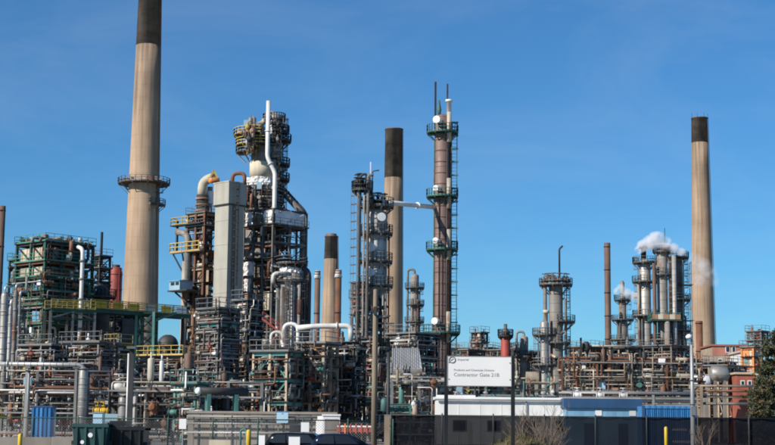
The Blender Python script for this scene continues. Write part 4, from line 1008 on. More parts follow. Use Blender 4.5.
M('steel_structure', 'slender dark steel tower between the stair structure and the teal beamed frame', 233, 258, 156, [303, 318, 334, 355, 378, 402], 'steel_dark', ['steel_grey', 'steel_dark'], nx=1, ny=2, n=11, rails=(5, 4, 3), seed=66, rmax=.2, bw=.22, cw=.3)
t = M('steel_structure', 'open frame with teal beams and pale columns beside the rust coloured frame', 254, 302, 140, [355, 381, 404], 'tan_column', ['teal_lit_beam'], nx=2, ny=2, split=.7, rot=R(-22), n=20, rails=(2,), seed=67, rmax=.2, brace=.5, face=3.5, bw=.24)
for k, y in enumerate((368, 396)):
    L = 3.0; t.add('exchanger', unit('exchanger', 'pipe_cream'), None, (.3, t.ys[0] + 1.2, t.z(y)), None, (L, L, L))
t = M('steel_structure', 'rust coloured frame with tan columns crammed with pumps and pipes', 298, 336, 142, [346, 358, 382, 404], 'tan_column', ['rust_panel'], nx=2, ny=2, split=.68, rot=R(-22), n=22, rails=(3,), seed=68, rmax=.22, face=3.5, cw=.26, mats=['pipe_rust', 'pipe_cream', 'clad_dull', 'pipe_dark', 'steel_grey', 'clad_brown'])
t = M('steel_structure', 'black scaffolded block with dark cabin on top', 333, 364, 146, [344, 358, 374, 390, 405], 'steel_dark', nx=3, ny=2, split=.65, rot=R(-25), n=15, rails=(), seed=69, mats=['pipe_dark', 'clad_dark', 'steel_dark', 'steel_grey', 'clad_brown'], cw=.2, bw=.16)
x0, x1, y0, y1 = t.xs[0], t.xs[-1], t.ys[0], t.ys[-1]
p = t.box('cabin', (x0 + .2, y0 + .1, t.z(357)), (x1 - .1, y1 - .2, t.z(344.5)), 'clad_brown')
for k in range(7): t.box('panel_rib', (x0 + .25 + k * (x1 - x0) / 7, y0 + .04, t.z(357) + .02), (x0 + .33 + k * (x1 - x0) / 7, y0 + .1, t.z(345)), 'steel_dark', p)
for k in range(5): t.box('wall_panel', (x0 + .4 + k * (x1 - x0 - .8) / 5, y1 - 1.2, .2), (x0 + .3 + (k + 1) * (x1 - x0 - .8) / 5, y1 - 1.0, t.z(359)), 'clad_dark')
M('steel_structure', 'green beamed pipe frame at the foot of the manhole column', 360, 388, 168, [340, 356, 384, 404], 'steel_grey', ['steel_green'], nx=1, ny=1, n=16, rails=(0,), seed=70, rmax=.2)
M('steel_structure', 'dark multi-level pipe structure behind the grey roofed shed', 388, 436, 182, [336, 348, 362, 378, 396], 'steel_dark', ['steel_dark', 'steel_grey'], nx=3, ny=2, n=18, rails=(4, 3), seed=71, rmax=.22)
# grey shed on stilts
t = T('shed', 'grey corrugated shed roof raised on steel posts', 'shed', 405, 160, py=358)
x0, x1, zl, zm, zh = t.lx(392), t.lx(419), t.z(369), t.z(358), t.z(347.5)
b = MB(); i = 0
b.v = [(x0, -1.6, zl), (x1 + .3, -1.6, zl), (x1, 1.4, zh), (x0, 1.4, zh), (x0, -1.6, zl - .12), (x1 + .3, -1.6, zl - .12), (x1, 1.4, zh - .12), (x0, 1.4, zh - .12)]
b.f = [(0, 1, 2, 3), (7, 6, 5, 4), (0, 4, 5, 1), (1, 5, 6, 2), (2, 6, 7, 3), (3, 7, 4, 0)]; b.sm = [False] * 6
t.mb('roof', b, 'roof_sheet')
t.box('fascia', (x0, -1.68, zl - .7), (x1 + .3, -1.62, zl - .05), 'clad_dull')
for k in range(14): t.beam('roof_rib', (x0 + .1 + k * (x1 - x0) / 14, -1.62, zl + .05), (x0 + .1 + k * (x1 - x0) / 14, 1.38, zh + .05), .05, 'galv', kind='box')
for x in (x0 + .1, (x0 + x1) / 2, x1 - .1):
    for y, zz in ((-1.5, zl), (1.3, zh)): t.beam('post', (x, y, 0), (x, y, zz - .13), .16, 'steel_grey')
t = M('pipe_skid', 'low skid of tan pipes and valves under the grey shed', 390, 440, 150, [376, 392, 408], 'steel_tan', ['steel_grey', 'steel_tan'], nx=3, ny=1, n=22, seed=72, cat='skid', rot=R(-15), mats=['pipe_cream', 'pipe_rust', 'clad_dull', 'pipe_white', 'steel_teal', 'steel_grey', 'pipe_dark'], rmax=.2, eq=.4, deck=(0,))
t = T('pump_skid', 'teal painted pump skid beside the wooden pole', 'pump skid', 398, 120, py=410)
x0, x1 = t.lx(388, 410), t.lx(410, 410); z0 = t.z(414)
for x in (x0, x1):
    for y in (-.5, .5): t.beam('leg', (x, y, 0), (x, y, t.z(405)), .14, 'steel_teal')
for y in (-.5, .5):
    t.beam('beam', (x0, y, t.z(405)), (x1, y, t.z(405)), .16, 'steel_teal'); t.beam('beam', (x0, y, z0), (x1, y, z0), .16, 'steel_teal')
for k in range(3): t.add('pump', unit('pump', 'steel_teal'), None, (x0 + .4 + k * .55, 0, z0 + .5), None, (.7, .7, .7))
t.mb('drum', MB().lathe([(.1, t.z(412)), (.28, t.z(411)), (.28, t.z(400)), (.1, t.z(398))], 14, (x0 - .3, -.3)), 'steel_teal')

# far rows between the slim column and the steaming columns
FAR = ['pipe_cream', 'pipe_rust', 'clad_dull', 'steel_grey', 'pipe_dark', 'clad_brown', 'steel_rust']
M('steel_structure', 'distant grey pipe structure with thin vents behind the white sign', 446, 484, 265, [352, 362, 374, 388], 'steel_grey', nx=3, ny=2, n=18, rails=(3, 2), seed=73, mats=FAR)
t = M('steel_structure', 'dark stair tower beyond the white sign', 472, 487, 270, [334, 344, 356, 370, 388], 'steel_dark', nx=1, ny=1, n=7, rails=(4, 3, 2), seed=74, mats=FAR)
for px in (476, 482): t.beam('mast', (0, (px - 479) * .4, t.z(340)), (0, (px - 479) * .4, t.z(329)), .15, 'steel_dark', kind='box')
M('steel_structure', 'distant pipe structure around the red column', 484, 520, 268, [352, 366, 382], 'steel_grey', nx=3, ny=2, n=18, rails=(2,), seed=75, mats=FAR)
M('steel_structure', 'pipe structure beneath the hook-vent column', 514, 552, 262, [362, 375, 388], 'steel_tan', nx=3, ny=2, n=20, rails=(2,), seed=76, mats=FAR)
t = T('drum_vessel', 'cream horizontal drum on a deck left of the hook-vent column foot', 'drum', 532, 240, py=378)
t.pipe([(t.lx(526, 378), 0, t.z(378)), (t.lx(526.3, 378), 0, t.z(378)), (t.lx(538, 378), 0, t.z(378)), (t.lx(538.4, 378), 0, t.z(378))], 1.0, 'panel_cream', name='shell', seg=18)
for px in (528.5, 535.5): t.box('saddle', (t.lx(px, 378) - .3, -.9, 0), (t.lx(px, 378) + .3, .9, t.z(384)), 'concrete')
M('steel_structure', 'rust brown pipe jungle beside the hook-vent column', 566, 606, 262, [349, 360, 372, 384], 'steel_rust', ['steel_tan', 'steel_rust'], nx=3, ny=2, n=20, rails=(3,), seed=77, mats=FAR)
t = M('steel_structure', 'rust and tan pipe jungle beneath the slender brown stack', 602, 644, 268, [350, 362, 374, 386], 'steel_tan', ['steel_rust', 'steel_grey'], nx=3, ny=2, n=22, rails=(3, 2), seed=78, mats=FAR)
t = T('pipe_gantry', 'thin dark pipe gantry with tall posts left of the slender brown stack', 'gantry', 611, 250, py=360)
for px, yt in ((581, 338), (587, 344), (595, 346), (612, 347), (626, 347), (640, 347)): t.beam('column', (t.lx(px), 0, 0), (t.lx(px), 0, t.z(yt)), .3, 'steel_dark')
for y in (349, 363): t.beam('beam', (t.lx(581), 0, t.z(y)), (t.lx(641), 0, t.z(y)), .25, 'steel_dark')
for k in range(4): t.pipe([(t.lx(582), -.5 + .4 * k, t.z(347.5) + .2), (t.lx(640), -.5 + .4 * k, t.z(347.5) + .2)], .13, RNG.choice(FAR))
t.mb('knockout_drum', MB().lathe([(.4, t.z(352)), (.6, t.z(350)), (.6, t.z(344)), (.3, t.z(342))], 14, (t.lx(586), -.6)), 'clad_dark')
M('steel_structure', 'grey pipe structure wrapping the feet of the steaming columns', 636, 692, 268, [348, 360, 372, 385], 'steel_grey', ['steel_dark', 'steel_grey'], nx=4, ny=2, n=24, rails=(2, 3), seed=79, mats=FAR + ['clad', 'pipe_silver'])
t = T('header_pipe', 'grey header pipe elbowing out from the steaming columns toward the lamp post', 'pipe', 675, 240, py=370)
t.pipe([(t.lx(659.5), 0, 2), (t.lx(659.5), 0, t.z(369)), (t.lx(696), 0, t.z(369)), (t.lx(696), 0, 2)], .4, 'clad_dull', seg=12)
t.pipe([(t.lx(648, 385), -.4, t.z(369)), (t.lx(648, 385), -.4, 2)], .8, 'pipe_cream', name='downpipe', seg=14)
M('steel_structure', 'tan pipe deck with white transformer behind the lamp post', 692, 746, 230, [368, 382, 394], 'steel_tan', ['steel_light', 'steel_grey'], nx=4, ny=2, n=20, rails=(2,), seed=80, mats=FAR + ['pipe_white'])
for px, lab, r, y in ((701, 'white horizontal drum by the lamp post', .95, 382), (719, 'silver domed drum among the pipe decks', 1.1, 374)):
    t = T('drum_vessel', lab, 'drum', px, 218, py=y)
    t.mb('shell', MB().tube([(-1.3, 0, t.z(y)), (-1.1, 0, t.z(y)), (1.1, 0, t.z(y)), (1.3, 0, t.z(y))], [r * .6, r, r, r * .6], 18), 'white_paint' if px < 710 else 'clad')
    for s in (-.7, .7): t.box('saddle', (s - .2, -.6, 0), (s + .2, .6, t.z(y) - r * .7), 'concrete')

building('long dark process hall far behind the pipe racks and boilers', -30, 300, 340, 374, 'clad_brown', 'steel_dark', [(-.9 + .1 * k, -.86 + .1 * k, 378, 383) for k in range(18)])
building('dim process hall far behind the manhole column and slim column', 300, 446, 345, 366, 'clad_dark', 'steel_dark', [(-.9 + .2 * k, -.82 + .2 * k, 371, 377) for k in range(9)])
building('grey green process hall far behind the white sign', 446, 556, 350, 368, 'clad_dull', 'steel_grey', [(-.9 + .2 * k, -.82 + .2 * k, 372, 377) for k in range(9)])
building('long tan process hall far behind the slender brown stack', 560, 712, 352, 370, 'wall_tan', 'wall_red', [(-.92 + .12 * k, -.87 + .12 * k, 374, 378) for k in range(15)])
M('steel_structure', 'low grey pipe structure behind the sign and red column', 452, 500, 290, [350, 360, 372, 386], 'steel_grey', nx=4, ny=1, n=12, rails=(3,), seed=91, mats=FAR, rot=R(-20), split=.8)
M('steel_structure', 'low brown pipe structure behind the hook-vent column', 500, 545, 295, [354, 366, 380], 'steel_tan', nx=4, ny=1, n=12, rails=(2,), seed=92, mats=FAR, rot=R(-20), split=.8)
M('steel_structure', 'far tan pipe structure behind the thin dark gantry', 570, 640, 300, [356, 368, 380], 'steel_tan', ['steel_rust', 'steel_tan'], nx=5, ny=1, n=16, rails=(2,), seed=93, mats=FAR, rot=R(-15), split=.85)

# pipe racks
def rack(name, label, px0, px1, Y, rows, mlist, n, rot=0.0, post='steel_light', r=(.1, .25), depth=3.0, step=6.0, cat='pipe rack', seed=1, stringers=True):
    rg = random.Random(seed); t = T(name, label, cat, (px0 + px1) / 2, Y, rot, py=400); L = (px1 - px0) * t.mpp
    k = int(L / step) + 1; top = max(t.z(y) for y in rows)
    for i in range(k + 1):
        x = -L / 2 + L * i / k
        for y in (-depth / 2, depth / 2): t.beam('post', (x, y, 0), (x, y, top), .26, post)
        for yy in rows: t.beam('beam', (x, -depth / 2, t.z(yy) - .12), (x, depth / 2, t.z(yy) - .12), .22, post)
    for yy in rows:
        for y in ((-depth / 2 - .02, depth / 2 + .02) if stringers else ()): t.beam('stringer', (-L / 2, y, t.z(yy) - .35), (L / 2, y, t.z(yy) - .35), .16, post, .3)
        for j in range(n):
            y = -depth / 2 + .25 + (depth - .5) * j / max(1, n - 1); q = rg.uniform(*r)
            t.pipe([(-L / 2 - rg.uniform(0, .6), y, t.z(yy) + q), (L / 2 + rg.uniform(0, .6), y, t.z(yy) + q)], q, rg.choice(mlist), seg=8)
    t.L = L
    return t
rack('pipe_rack', 'long pale pipe rack running behind the blue buildings', 552, 700, 172, [395, 402], ['pipe_white', 'pipe_cream', 'steel_light', 'galv'], 7, r=(.12, .24), seed=3)
rack('pipe_rack', 'ladder-like stack of tan pipes between the lamp post and the fir tree', 700, 752, 150, [387, 392, 398, 405], ['pipe_cream', 'steel_tan', 'pipe_rust', 'galv', 'clad_dull'], 3, r=(.05, .14), depth=1.6, seed=4, post='steel_tan', stringers=False)
t = rack('pipe_rack', 'low rack of pale parallel pipes in front of the lattice trestle', 112, 186, 128, [381, 392, 397, 405, 418], ['pipe_white', 'pipe_cream', 'pipe_silver', 'galv', 'clad_dull', 'pipe_dark'], 3, r=(.05, .16), depth=1.8, seed=5, post='steel_grey', step=5, stringers=False)
clutter(t, -t.L / 2, t.L / 2, -1.6, -.9, .5, t.z(380), 34, random.Random(95), rmax=.12, eq=.45)
clutter(t, -t.L / 2, t.L / 2, .9, 3.0, .5, t.z(372), 50, random.Random(96), rmax=.16, eq=.35)
t.pipe([(t.lx(139), -1.3, .5), (t.lx(139), -1.3, t.z(389)), (t.lx(175), -1.3, t.z(389))], .2, 'pipe_white'); t.pipe([(t.lx(149), -1.1, .5), (t.lx(149), -1.1, t.z(384)), (t.lx(180), -1.1, t.z(384))], .13, 'pipe_cream')
rack('pipe_rack', 'pale pipe rack crossing between the grey shed and the white building', 384, 452, 185, [372, 384], ['pipe_cream', 'pipe_white', 'clad_dull', 'galv'], 5, r=(.1, .22), seed=6, post='steel_grey')
rack('pipe_rack', 'grey pipe rack with white lines behind the standpipes', 18, 116, 168, [352, 372, 388, 402], ['pipe_white', 'pipe_cream', 'pipe_dark', 'clad_dull', 'galv'], 4, r=(.1, .24), seed=7, post='steel_grey')
rack('pipe_rack', 'shaded pipe rack behind the teal beamed and rust coloured frames', 186, 390, 178, [350, 366, 386], ['pipe_dark', 'pipe_cream', 'clad_dull', 'pipe_rust', 'galv'], 6, r=(.12, .28), seed=8, post='steel_dark')
t = rack('pipe_rack', 'fine low rack of thin pale pipes behind the silver portal pipe', 0, 116, 138, [372, 380, 388, 394, 404, 414], ['pipe_white', 'pipe_cream', 'galv', 'clad_dull', 'pipe_dark', 'pipe_rust'], 3, r=(.04, .11), depth=1.5, seed=12, post='steel_grey', step=4.5, stringers=False)
clutter(t, -t.L / 2, t.L / 2, -1.5, 1.2, .5, t.z(374), 110, random.Random(97), rmax=.1, eq=.4, sc=.65)
t = rack('pipe_rack', 'fine low rack of thin pipes over the containment wall', 196, 262, 127, [383, 391, 399, 406], ['pipe_white', 'pipe_cream', 'galv', 'clad_dull', 'pipe_dark', 'steel_teal'], 3, r=(.035, .09), depth=1.5, seed=13, post='steel_grey', step=3.5, stringers=False)
clutter(t, -t.L / 2, t.L / 2, -1.3, 1.2, .5, t.z(384), 80, random.Random(98), rmax=.1, eq=.45, sc=.6)
t = rack('pipe_rack', 'tangle of tan and rusty valve pipes left of the white building', 392, 446, 133, [378, 388, 397, 406], ['pipe_white', 'pipe_cream', 'steel_tan', 'clad_dull', 'pipe_rust', 'steel_teal'], 3, r=(.035, .1), depth=1.5, seed=14, post='steel_grey', step=3.5, stringers=False)
clutter(t, -t.L / 2, t.L / 2, -1.3, 1.2, .5, t.z(378), 80, random.Random(99), rmax=.1, eq=.45, sc=.6, mats=['pipe_cream', 'pipe_rust', 'clad_dull', 'steel_tan', 'pipe_white', 'steel_teal', 'steel_dark'])
t = rack('pipe_rack', 'tangle of small pipes between the white building roof and the sign', 450, 556, 150, [384, 391], ['pipe_white', 'pipe_cream', 'steel_teal', 'clad_dull', 'pipe_rust', 'rust_panel'], 3, r=(.04, .1), depth=1.5, seed=15, post='steel_grey', step=4, stringers=False)
clutter(t, -t.L / 2, t.L / 2, -1.3, 1.2, 2.5, t.z(381), 90, random.Random(100), rmax=.1, eq=.4, sc=.65, mats=['pipe_cream', 'pipe_rust', 'clad_dull', 'steel_tan', 'pipe_white', 'steel_teal', 'steel_dark'])
t = rack('pipe_rack', 'jumble of rust and tan pipes above the blue buildings', 562, 700, 205, [362, 372, 382], ['pipe_cream', 'steel_tan', 'clad_dull', 'pipe_rust', 'clad_brown', 'pipe_dark'], 3, r=(.06, .16), depth=2, seed=16, post='steel_rust', step=6, stringers=False)
clutter(t, -t.L / 2, t.L / 2, -1.6, 1.6, 3, t.z(356), 170, random.Random(101), rmax=.16, eq=.35, sc=.85, mats=['pipe_cream', 'pipe_rust', 'clad_dull', 'steel_tan', 'clad_brown', 'steel_rust', 'steel_dark', 'panel_cream'])
# green valve frame and white ended drum
t = M('steel_structure', 'small teal valve frame with ladder beside the white ended drum', 176, 206, 124, [386, 400, 416], 'steel_teal', ['steel_teal'], nx=2, ny=1, split=.7, rot=R(-20), n=13, rails=(2,), railm='steel_teal', seed=81, rmax=.13, mats=['steel_teal', 'pipe_cream', 'steel_grey', 'pipe_white', 'pipe_dark'], cw=.18, bw=.15)
t = T('drum_vessel', 'horizontal dark drum with shiny white domed end', 'drum', 199, 120, R(20), py=391)
z = t.z(391); r = t.m(4)
t.mb('shell', MB().tube([(0, 0, z), (4.2, 1.0, z)], r, 20), 'clad_dark'); t.mb('head', MB().tube([(-.3, -.07, z), (-.26, -.06, z), (-.15, -.04, z), (.02, 0, z)], [r * .3, r * .6, r * .86, r * 1.02], 20), 'white_paint')
for x in (.8, 3.2): t.box('saddle', (x - .15, x * .24 - .4, 0), (x + .15, x * .24 + .4, z - r * .7), 'steel_teal')

# ------------------------------------------------------------------ buildings and tanks along the fence
t = T('long_building', 'long low white flat roofed building behind the sign', 'building', 490, 122, py=405)
x0, x1, zt = t.lx(436, 405), t.lx(561, 405), t.z(398)
t.box('wall', (x0, -3, 0), (x1, 3, zt - .15), 'wall_white'); t.box('roof', (x0 - .15, -3.15, zt - .15), (x1 + .15, 3.15, zt), 'white_paint'); t.box('parapet', (x0 - .1, -3.1, zt), (x0 + 3, -2.95, zt + .14), 'white_paint')
t.box('plinth', (x0 - .05, -3.05, 0), (x1 + .05, -2.98, .5), 'concrete_grey')
for k in range(1, 6): xx = x0 + k * (x1 - x0) / 6; t.box('joint_cover', (xx - .03, -3.02, .5), (xx + .03, -3.0, zt - .16), 'wall_white')
t.pipe([(x0 + 7, -3.12, .4), (x0 + 7, -3.12, zt - .3)], .05, 'galv', name='downpipe', seg=8); t.box('gutter', (x0 - .1, -3.28, zt - .3), (x1 + .1, -3.16, zt - .16), 'galv')
for k in range(4): xx = x0 + 1.2 + k * 2.7; w_ = t.box('window', (xx, -3.05, 1.5), (xx + 1.1, -3.001, 2.4), 'galv'); t.box('pane', (xx + .08, -3.07, 1.58), (xx + 1.02, -3.052, 2.32), 'glass', w_)
for k in range(5): xx = x0 + 1.6 + k * 2.3; t.mb('roof_vent', MB().lathe([(.1, zt), (.1, zt + .35), (.2, zt + .35), (.2, zt + .42), (.05, zt + .5)], 10, (xx, -1.5)), 'galv')
t.box('door', (x1 - 3.2, -3.06, .02), (x1 - 2.2, -3.01, 2.1), 'steel_grey')
t = T('blue_building', 'low blue building with dark blue roof band beside the white one', 'building', 600, 120, py=405)
x0, x1, zt = t.lx(561.5, 405), t.lx(633, 405), t.z(399.5)
t.box('wall', (x0, -3, 0), (x1, 3, t.z(408.5)), 'blue_pale'); t.box('roof_band', (x0 - .2, -3.25, t.z(408.5)), (x1 + .2, 3.2, zt), 'blue_dark'); t.box('roof', (x0 - .1, -3.1, zt), (x1 + .1, 3.1, zt + .12), 'galv')
for k in range(8):
    xx = x0 + .5 + k * .88
    if k in (2, 5, 6): t.box('window', (xx, -3.06, t.z(416)), (xx + .5, -3.0, t.z(411)), 'lamp_clear')
    elif k in (1, 4): t.box('door', (xx, -3.06, .02), (xx + .7, -3.0, 2.2), 'blue_dark')
for k in range(3): t.add('valve', unit('valve', 'pipe_white'), None, (x0 + 1 + k * 1.8, -2, zt + .3), None, (.6,) * 3)
t = T('shipping_container', 'bright blue corrugated container with yellow corner post', 'container', 666, 106, py=420)
x0, x1, zt = t.lx(640.5, 420), t.lx(692, 420), t.z(406.5)
t.box('body', (x0, -1.2, .15), (x1, 1.3, zt), 'blue_paint')
for k in range(24): xx = x0 + .1 + k * (x1 - x0 - .2) / 23; t.box('corrugation', (xx - .04, -1.26, .3), (xx + .04, -1.19, zt - .22), 'blue_paint')
for zz in (.15, zt - .16): t.box('rail', (x0 - .03, -1.3, zz), (x1 + .03, -1.21, zz + .18), 'blue_paint')
for xx in (x0, x1): t.box('corner_post', (xx - .09, -1.31, 0), (xx + .09, -1.1, zt + .03), 'blue_dark')
for j, (yy, n) in enumerate(((429, 7), (441, 9))):          # two lines of illegible white stencil marks
    for k in range(n): xx = t.lx(669 + k * 2.1, 430); t.box('stencil_mark', (xx, -1.275, t.z(yy + 1.6)), (xx + .1, -1.262, t.z(yy - .6)), 'white_paint')
t = T('bollard', 'yellow guard post at the blue container', 'bollard', 666, 87.3, py=435)
t.mb('post', MB().lathe([(.1, 0), (.1, t.z(428)), (.07, t.z(427)), (.02, t.z(426.5))], 14), 'yellow_paint'); t.mb('base', MB().lathe([(.2, 0), (.2, .06), (.1, .07)], 14), 'concrete')

building('tan plant building with red brown upper band near the tall chimney', 707, 738, 270, 346, 'wall_tan', 'wall_red', [(-.2, .1, 348, 354), (.2, .45, 348, 354), (-.7, -.4, 360, 366), (.3, .7, 360, 366)], 357)
building('narrow white plant building beside the orange tower', 736, 751, 250, 352, 'wall_white', 'wall_tan', [(-.5, .5, 357, 362)], depth=8)
t = building('red brick annex low in front of the white plant building', 732, 749, 226, 373, 'red_brick', 'wall_tan', [(-.6, -.1, 381, 386), (.2, .7, 381, 386)], depth=6)
t = module('steel_structure', 'orange and rust painted hopper tower half hidden by the fir tree', 743, 760, 236, [349, 358, 368, 380], 'orange', ['steel_rust', 'orange'], nx=1, ny=1, n=6, rails=(3,), seed=82, mats=['orange', 'red_brick', 'pipe_cream', 'rust_panel'])
for z0, z1, m in ((358, 349, 'orange'), (368, 358, 'rust_panel'), (380, 368, 'red_brick')):
    t.box('cladding_panel', (t.xs[0] + .2, t.ys[0] - .1, t.z(z0) + .3), (t.xs[1] * .3, t.ys[0], t.z(z1) - .3), m); t.box('cladding_panel', (t.xs[1] * .36, t.ys[0] - .1, t.z(z0) + .3), (t.xs[1] - .2, t.ys[0], t.z(z1) - .3), 'cream')
module('steel_structure', 'grey rooftop steelwork rising behind the orange tower and fir tree', 749, 769, 275, [333, 342, 352, 366, 382], 'steel_grey', nx=2, ny=1, n=9, rails=(4, 3), seed=83, mats=FAR)
module('steel_structure', 'dim pipe deck between tan building and lamp post', 704, 736, 246, [364, 376, 390], 'steel_dark', nx=2, ny=1, n=14, rails=(2,), seed=84, mats=FAR)

# containment wall with pipes, left of centre
t = T('containment_wall', 'long weathered tan concrete containment wall with steel rails', 'wall', 262, 114, py=418)
x0, x1, zt = t.lx(188, 418), t.lx(336, 418), t.z(411.5); n = 12
for k in range(n): t.box('wall_panel', (x0 + (x1 - x0) * k / n + .02, -.15, 0), (x0 + (x1 - x0) * (k + 1) / n - .02, .15 , zt - .18 + RNG.uniform(-.01, .01)), 'concrete')
t.box('coping', (x0 - .1, -.22, zt - .18), (x1 + .1, .22, zt), 'concrete')
for y in (417, 424, 433): t.pipe([(x0, -.55, t.z(y)), (x1, -.55, t.z(y))], .075, 'galv', name='rail', seg=8)
for k in range(9): xx = x0 + .5 + k * (x1 - x0 - 1) / 8; t.beam('rail_post', (xx, -.45, 0), (xx, -.45, t.z(416)), .09, 'steel_grey', kind='box')
t = T('tool_box', 'small bright blue box hung on the containment wall', 'box', 282, 112.8, py=418, z=U(282, 423, 112.8).z)
t.box('body', (-.4, 0, 0), (.45, .35, t.z(412)), 'blue_light'); t.box('lid', (-.44, -.03, t.z(412)), (.49, .36, t.z(412) + .06), 'blue_paint'); t.box('latch', (-.04, -.03, t.z(414)), (.06, -.001, t.z(413)), 'galv')

# ------------------------------------------------------------------ skips, barriers, boxes
t = T('storage_tank', 'blue ribbed chemical tank standing beside the portal pipe', 'tank', 43.5, 104, py=420)
w, zt = t.m(10), t.z(406)
t.box('body', (-w, -.6, .2), (w, .7, zt - .1), 'blue_paint'); t.box('lid', (-w - .06, -.66, zt - .1), (w + .06, .76, zt), 'blue_dark'); t.box('base', (-w - .08, -.7, 0), (w + .08, .8, .2), 'steel_dark')
for k in range(5): xx = -w + .12 + k * (2 * w - .24) / 4; t.box('rib', (xx - .05, -.68, .25), (xx + .05, -.601, zt - .12), 'blue_paint')
t.mb('hatch', MB().lathe([(.3, zt), (.3, zt + .12), (.1, zt + .18)], 14), 'steel_dark'); t.pipe([(w + .15, -.3, .2), (w + .15, -.3, zt - .4), (w - .2, -.3, zt - .3)], .07, 'pipe_white')
def skip(name, label, px0, px1, Y, ytop, m, step=None, marks=()):
    t = T(name, label, 'skip', (px0 + px1) / 2, Y, py=435); w = (px1 - px0) * t.mpp / 2; zt = t.z(ytop)
    b = MB(); top = [(-w, -.9), (w, -.9), (w, .9), (-w, .9)]; bot = [(-w + .1, -.75), (w - .1, -.75), (w - .1, .75), (-w + .1, .75)]
    for x, y in bot: b.v.append((x, y, .12))
    for x, y in top: b.v.append((x, y, zt - .1))
    b.f = [(0, 1, 2, 3)[::-1], (4, 5, 6, 7)] + [(i, (i + 1) % 4, 4 + (i + 1) % 4, 4 + i) for i in range(4)]; b.sm = [False] * 6
    t.mb('body', b, m)
    t.box('rim', (-w - .06, -.97, zt - .1), (w + .06, -.88, zt + .02), m); t.box('rim', (-w - .06, .88, zt - .1), (w + .06, .97, zt + .02), m)
    for s in (-1, 1): l = t.box('lid', (0 if s > 0 else -w, -.86, zt + .0), (w if s > 0 else -.04, .86, zt + .07), m)
    for k in range(4): xx = -w + .2 + k * (2 * w - .4) / 3; t.box('rib', (xx - .05, -.96, .25), (xx + .05, -.84, zt - .12), m)
    for s in (-1, 1): t.box('lift_pocket', (s * w - .12, -.5, zt * .45), (s * w + .12, .3, zt * .45 + .2), 'steel_dark')
    for s in (-1, 1):
        for yy in (-.5, .5): t.mb('caster', MB().tube([(s * (w - .3) - .05, yy, .09), (s * (w - .3) + .05, yy, .09)], .09, 12), 'tyre')
    if step: t.box('hood', (-w + .02, -.8, zt + .08), (-w + (2 * w) * .45, .8, t.z(step)), m)
    for (a, z0, ww, hh, mm) in marks: t.mb('sticker', MB().tube([(a * w, -.985, t.z(z0)), (a * w, -.975, t.z(z0))], [hh, hh], 16), mm)
    return t
skip('waste_skip', 'dark green waste skip with round white stickers', 76.5, 110.5, 72, 425, 'green_bin', None, ((.05, 435, .1, .11, 'white_paint'), (-.4, 442, .1, .09, 'white_paint')))
skip('waste_skip', 'black waste compactor with a raised hood at one end', 112, 146.5, 73, 428, 'black_paint', 421)
t = T('equipment_cabinet', 'pale blue electrical cabinet behind the green skip', 'cabinet', 99, 92, py=418); w = t.m(5)
t.box('body', (-w, -.3, .1), (w, .3, t.z(413)), 'blue_light'); t.box('plinth', (-w - .05, -.35, 0), (w + .05, .35, .1), 'concrete'); t.box('door', (-w + .05, -.33, .25), (w - .05, -.301, t.z(414)), 'blue_light'); t.box('roof', (-w - .04, -.36, t.z(413)), (w + .04, .34, t.z(413) + .05), 'galv')
for k in range(2): t.add('valve', unit('valve', 'yellow_paint'), None, (-.1 + .35 * k, 0, t.z(410.5)), None, (.55,) * 3)
for k in range(3):
    t = T('concrete_barrier', ['concrete barrier behind the yellow guard post at the plant edge', 'concrete barrier in front of the blue ribbed tank', 'concrete barrier partly behind the dark green waste skip'][k], 'barrier', 5 + k * 31, 82, py=440, group='concrete barriers by the chain link fence')
    w = t.m(15.2); b = MB(); P_ = [(-.3, 0), (.3, 0), (.3, .1), (.12, .45), (.1, t.z(437)), (-.1, t.z(437)), (-.12, .45), (-.3, .1)]
    for x in (-w, w):
        for y, z in P_: b.v.append((x, y, z))
    b.f = [tuple(range(8)), tuple(range(15, 7, -1))] + [(i, 8 + i, 8 + (i + 1) % 8, (i + 1) % 8) for i in range(8)]; b.sm = [False] * 10
    t.mb('block', b, 'concrete'); t.mb('lifting_eye', MB().tube([(-.15, 0, t.z(437) - .02), (-.12, 0, t.z(437) + .08), (.12, 0, t.z(437) + .08), (.15, 0, t.z(437) - .02)], .02, 6), 'steel_dark')
for px, yt, Y, lab in ((20, 434, 79, 'yellow guard post in front of the concrete barriers'), (248.5, 430, 80, 'yellow guard post in front of the containment wall')):
    t = T('bollard', lab, 'bollard', px, Y, py=440); q = .13 if px > 100 else .11
    t.mb('post', MB().lathe([(q, 0), (q, t.z(yt) - .1), (q * .7, t.z(yt)), (.02, t.z(yt) + .03)], 14), 'yellow_paint'); t.mb('base', MB().lathe([(q * 1.9, 0), (q * 1.9, .06), (q, .07)], 14), 'concrete')
def placard(label, px, Y, y0, y1, w, m='white_paint'):
    t = T('notice_board', label, 'notice', px, Y, py=430); ww = t.m(w) / 2
    p = t.box('board', (-ww, -.02, t.z(y1)), (ww, .02, t.z(y0)), m); t.beam('post', (0, .05, 0), (0, .05, t.z(y0) - .05), .06, 'galv', kind='box')
    t.box('frame', (-ww - .02, -.015, t.z(y0) - .001), (ww + .02, .025, t.z(y0) + .025), 'galv', p)
placard('small white notice on the fence by the teal valve frame', 182.5, 88, 419, 429, 7)
placard('white notice on the fence beside the rust coloured frame', 305, 88, 422.5, 432, 8)
placard('white notice board in front of the dark cars', 294.5, 70, 437, 452, 11)
placard('narrow white notice next to the yellow guard post', 262, 71, 435.5, 452, 6)
placard('wide pinkish white notice board low by the fence', 220, 74, 440, 452, 21, 'cream')
t = T('hose_loop', 'grey green hose hoop standing beside the yellow guard post', 'hose hoop', 243.5, 84, py=437)
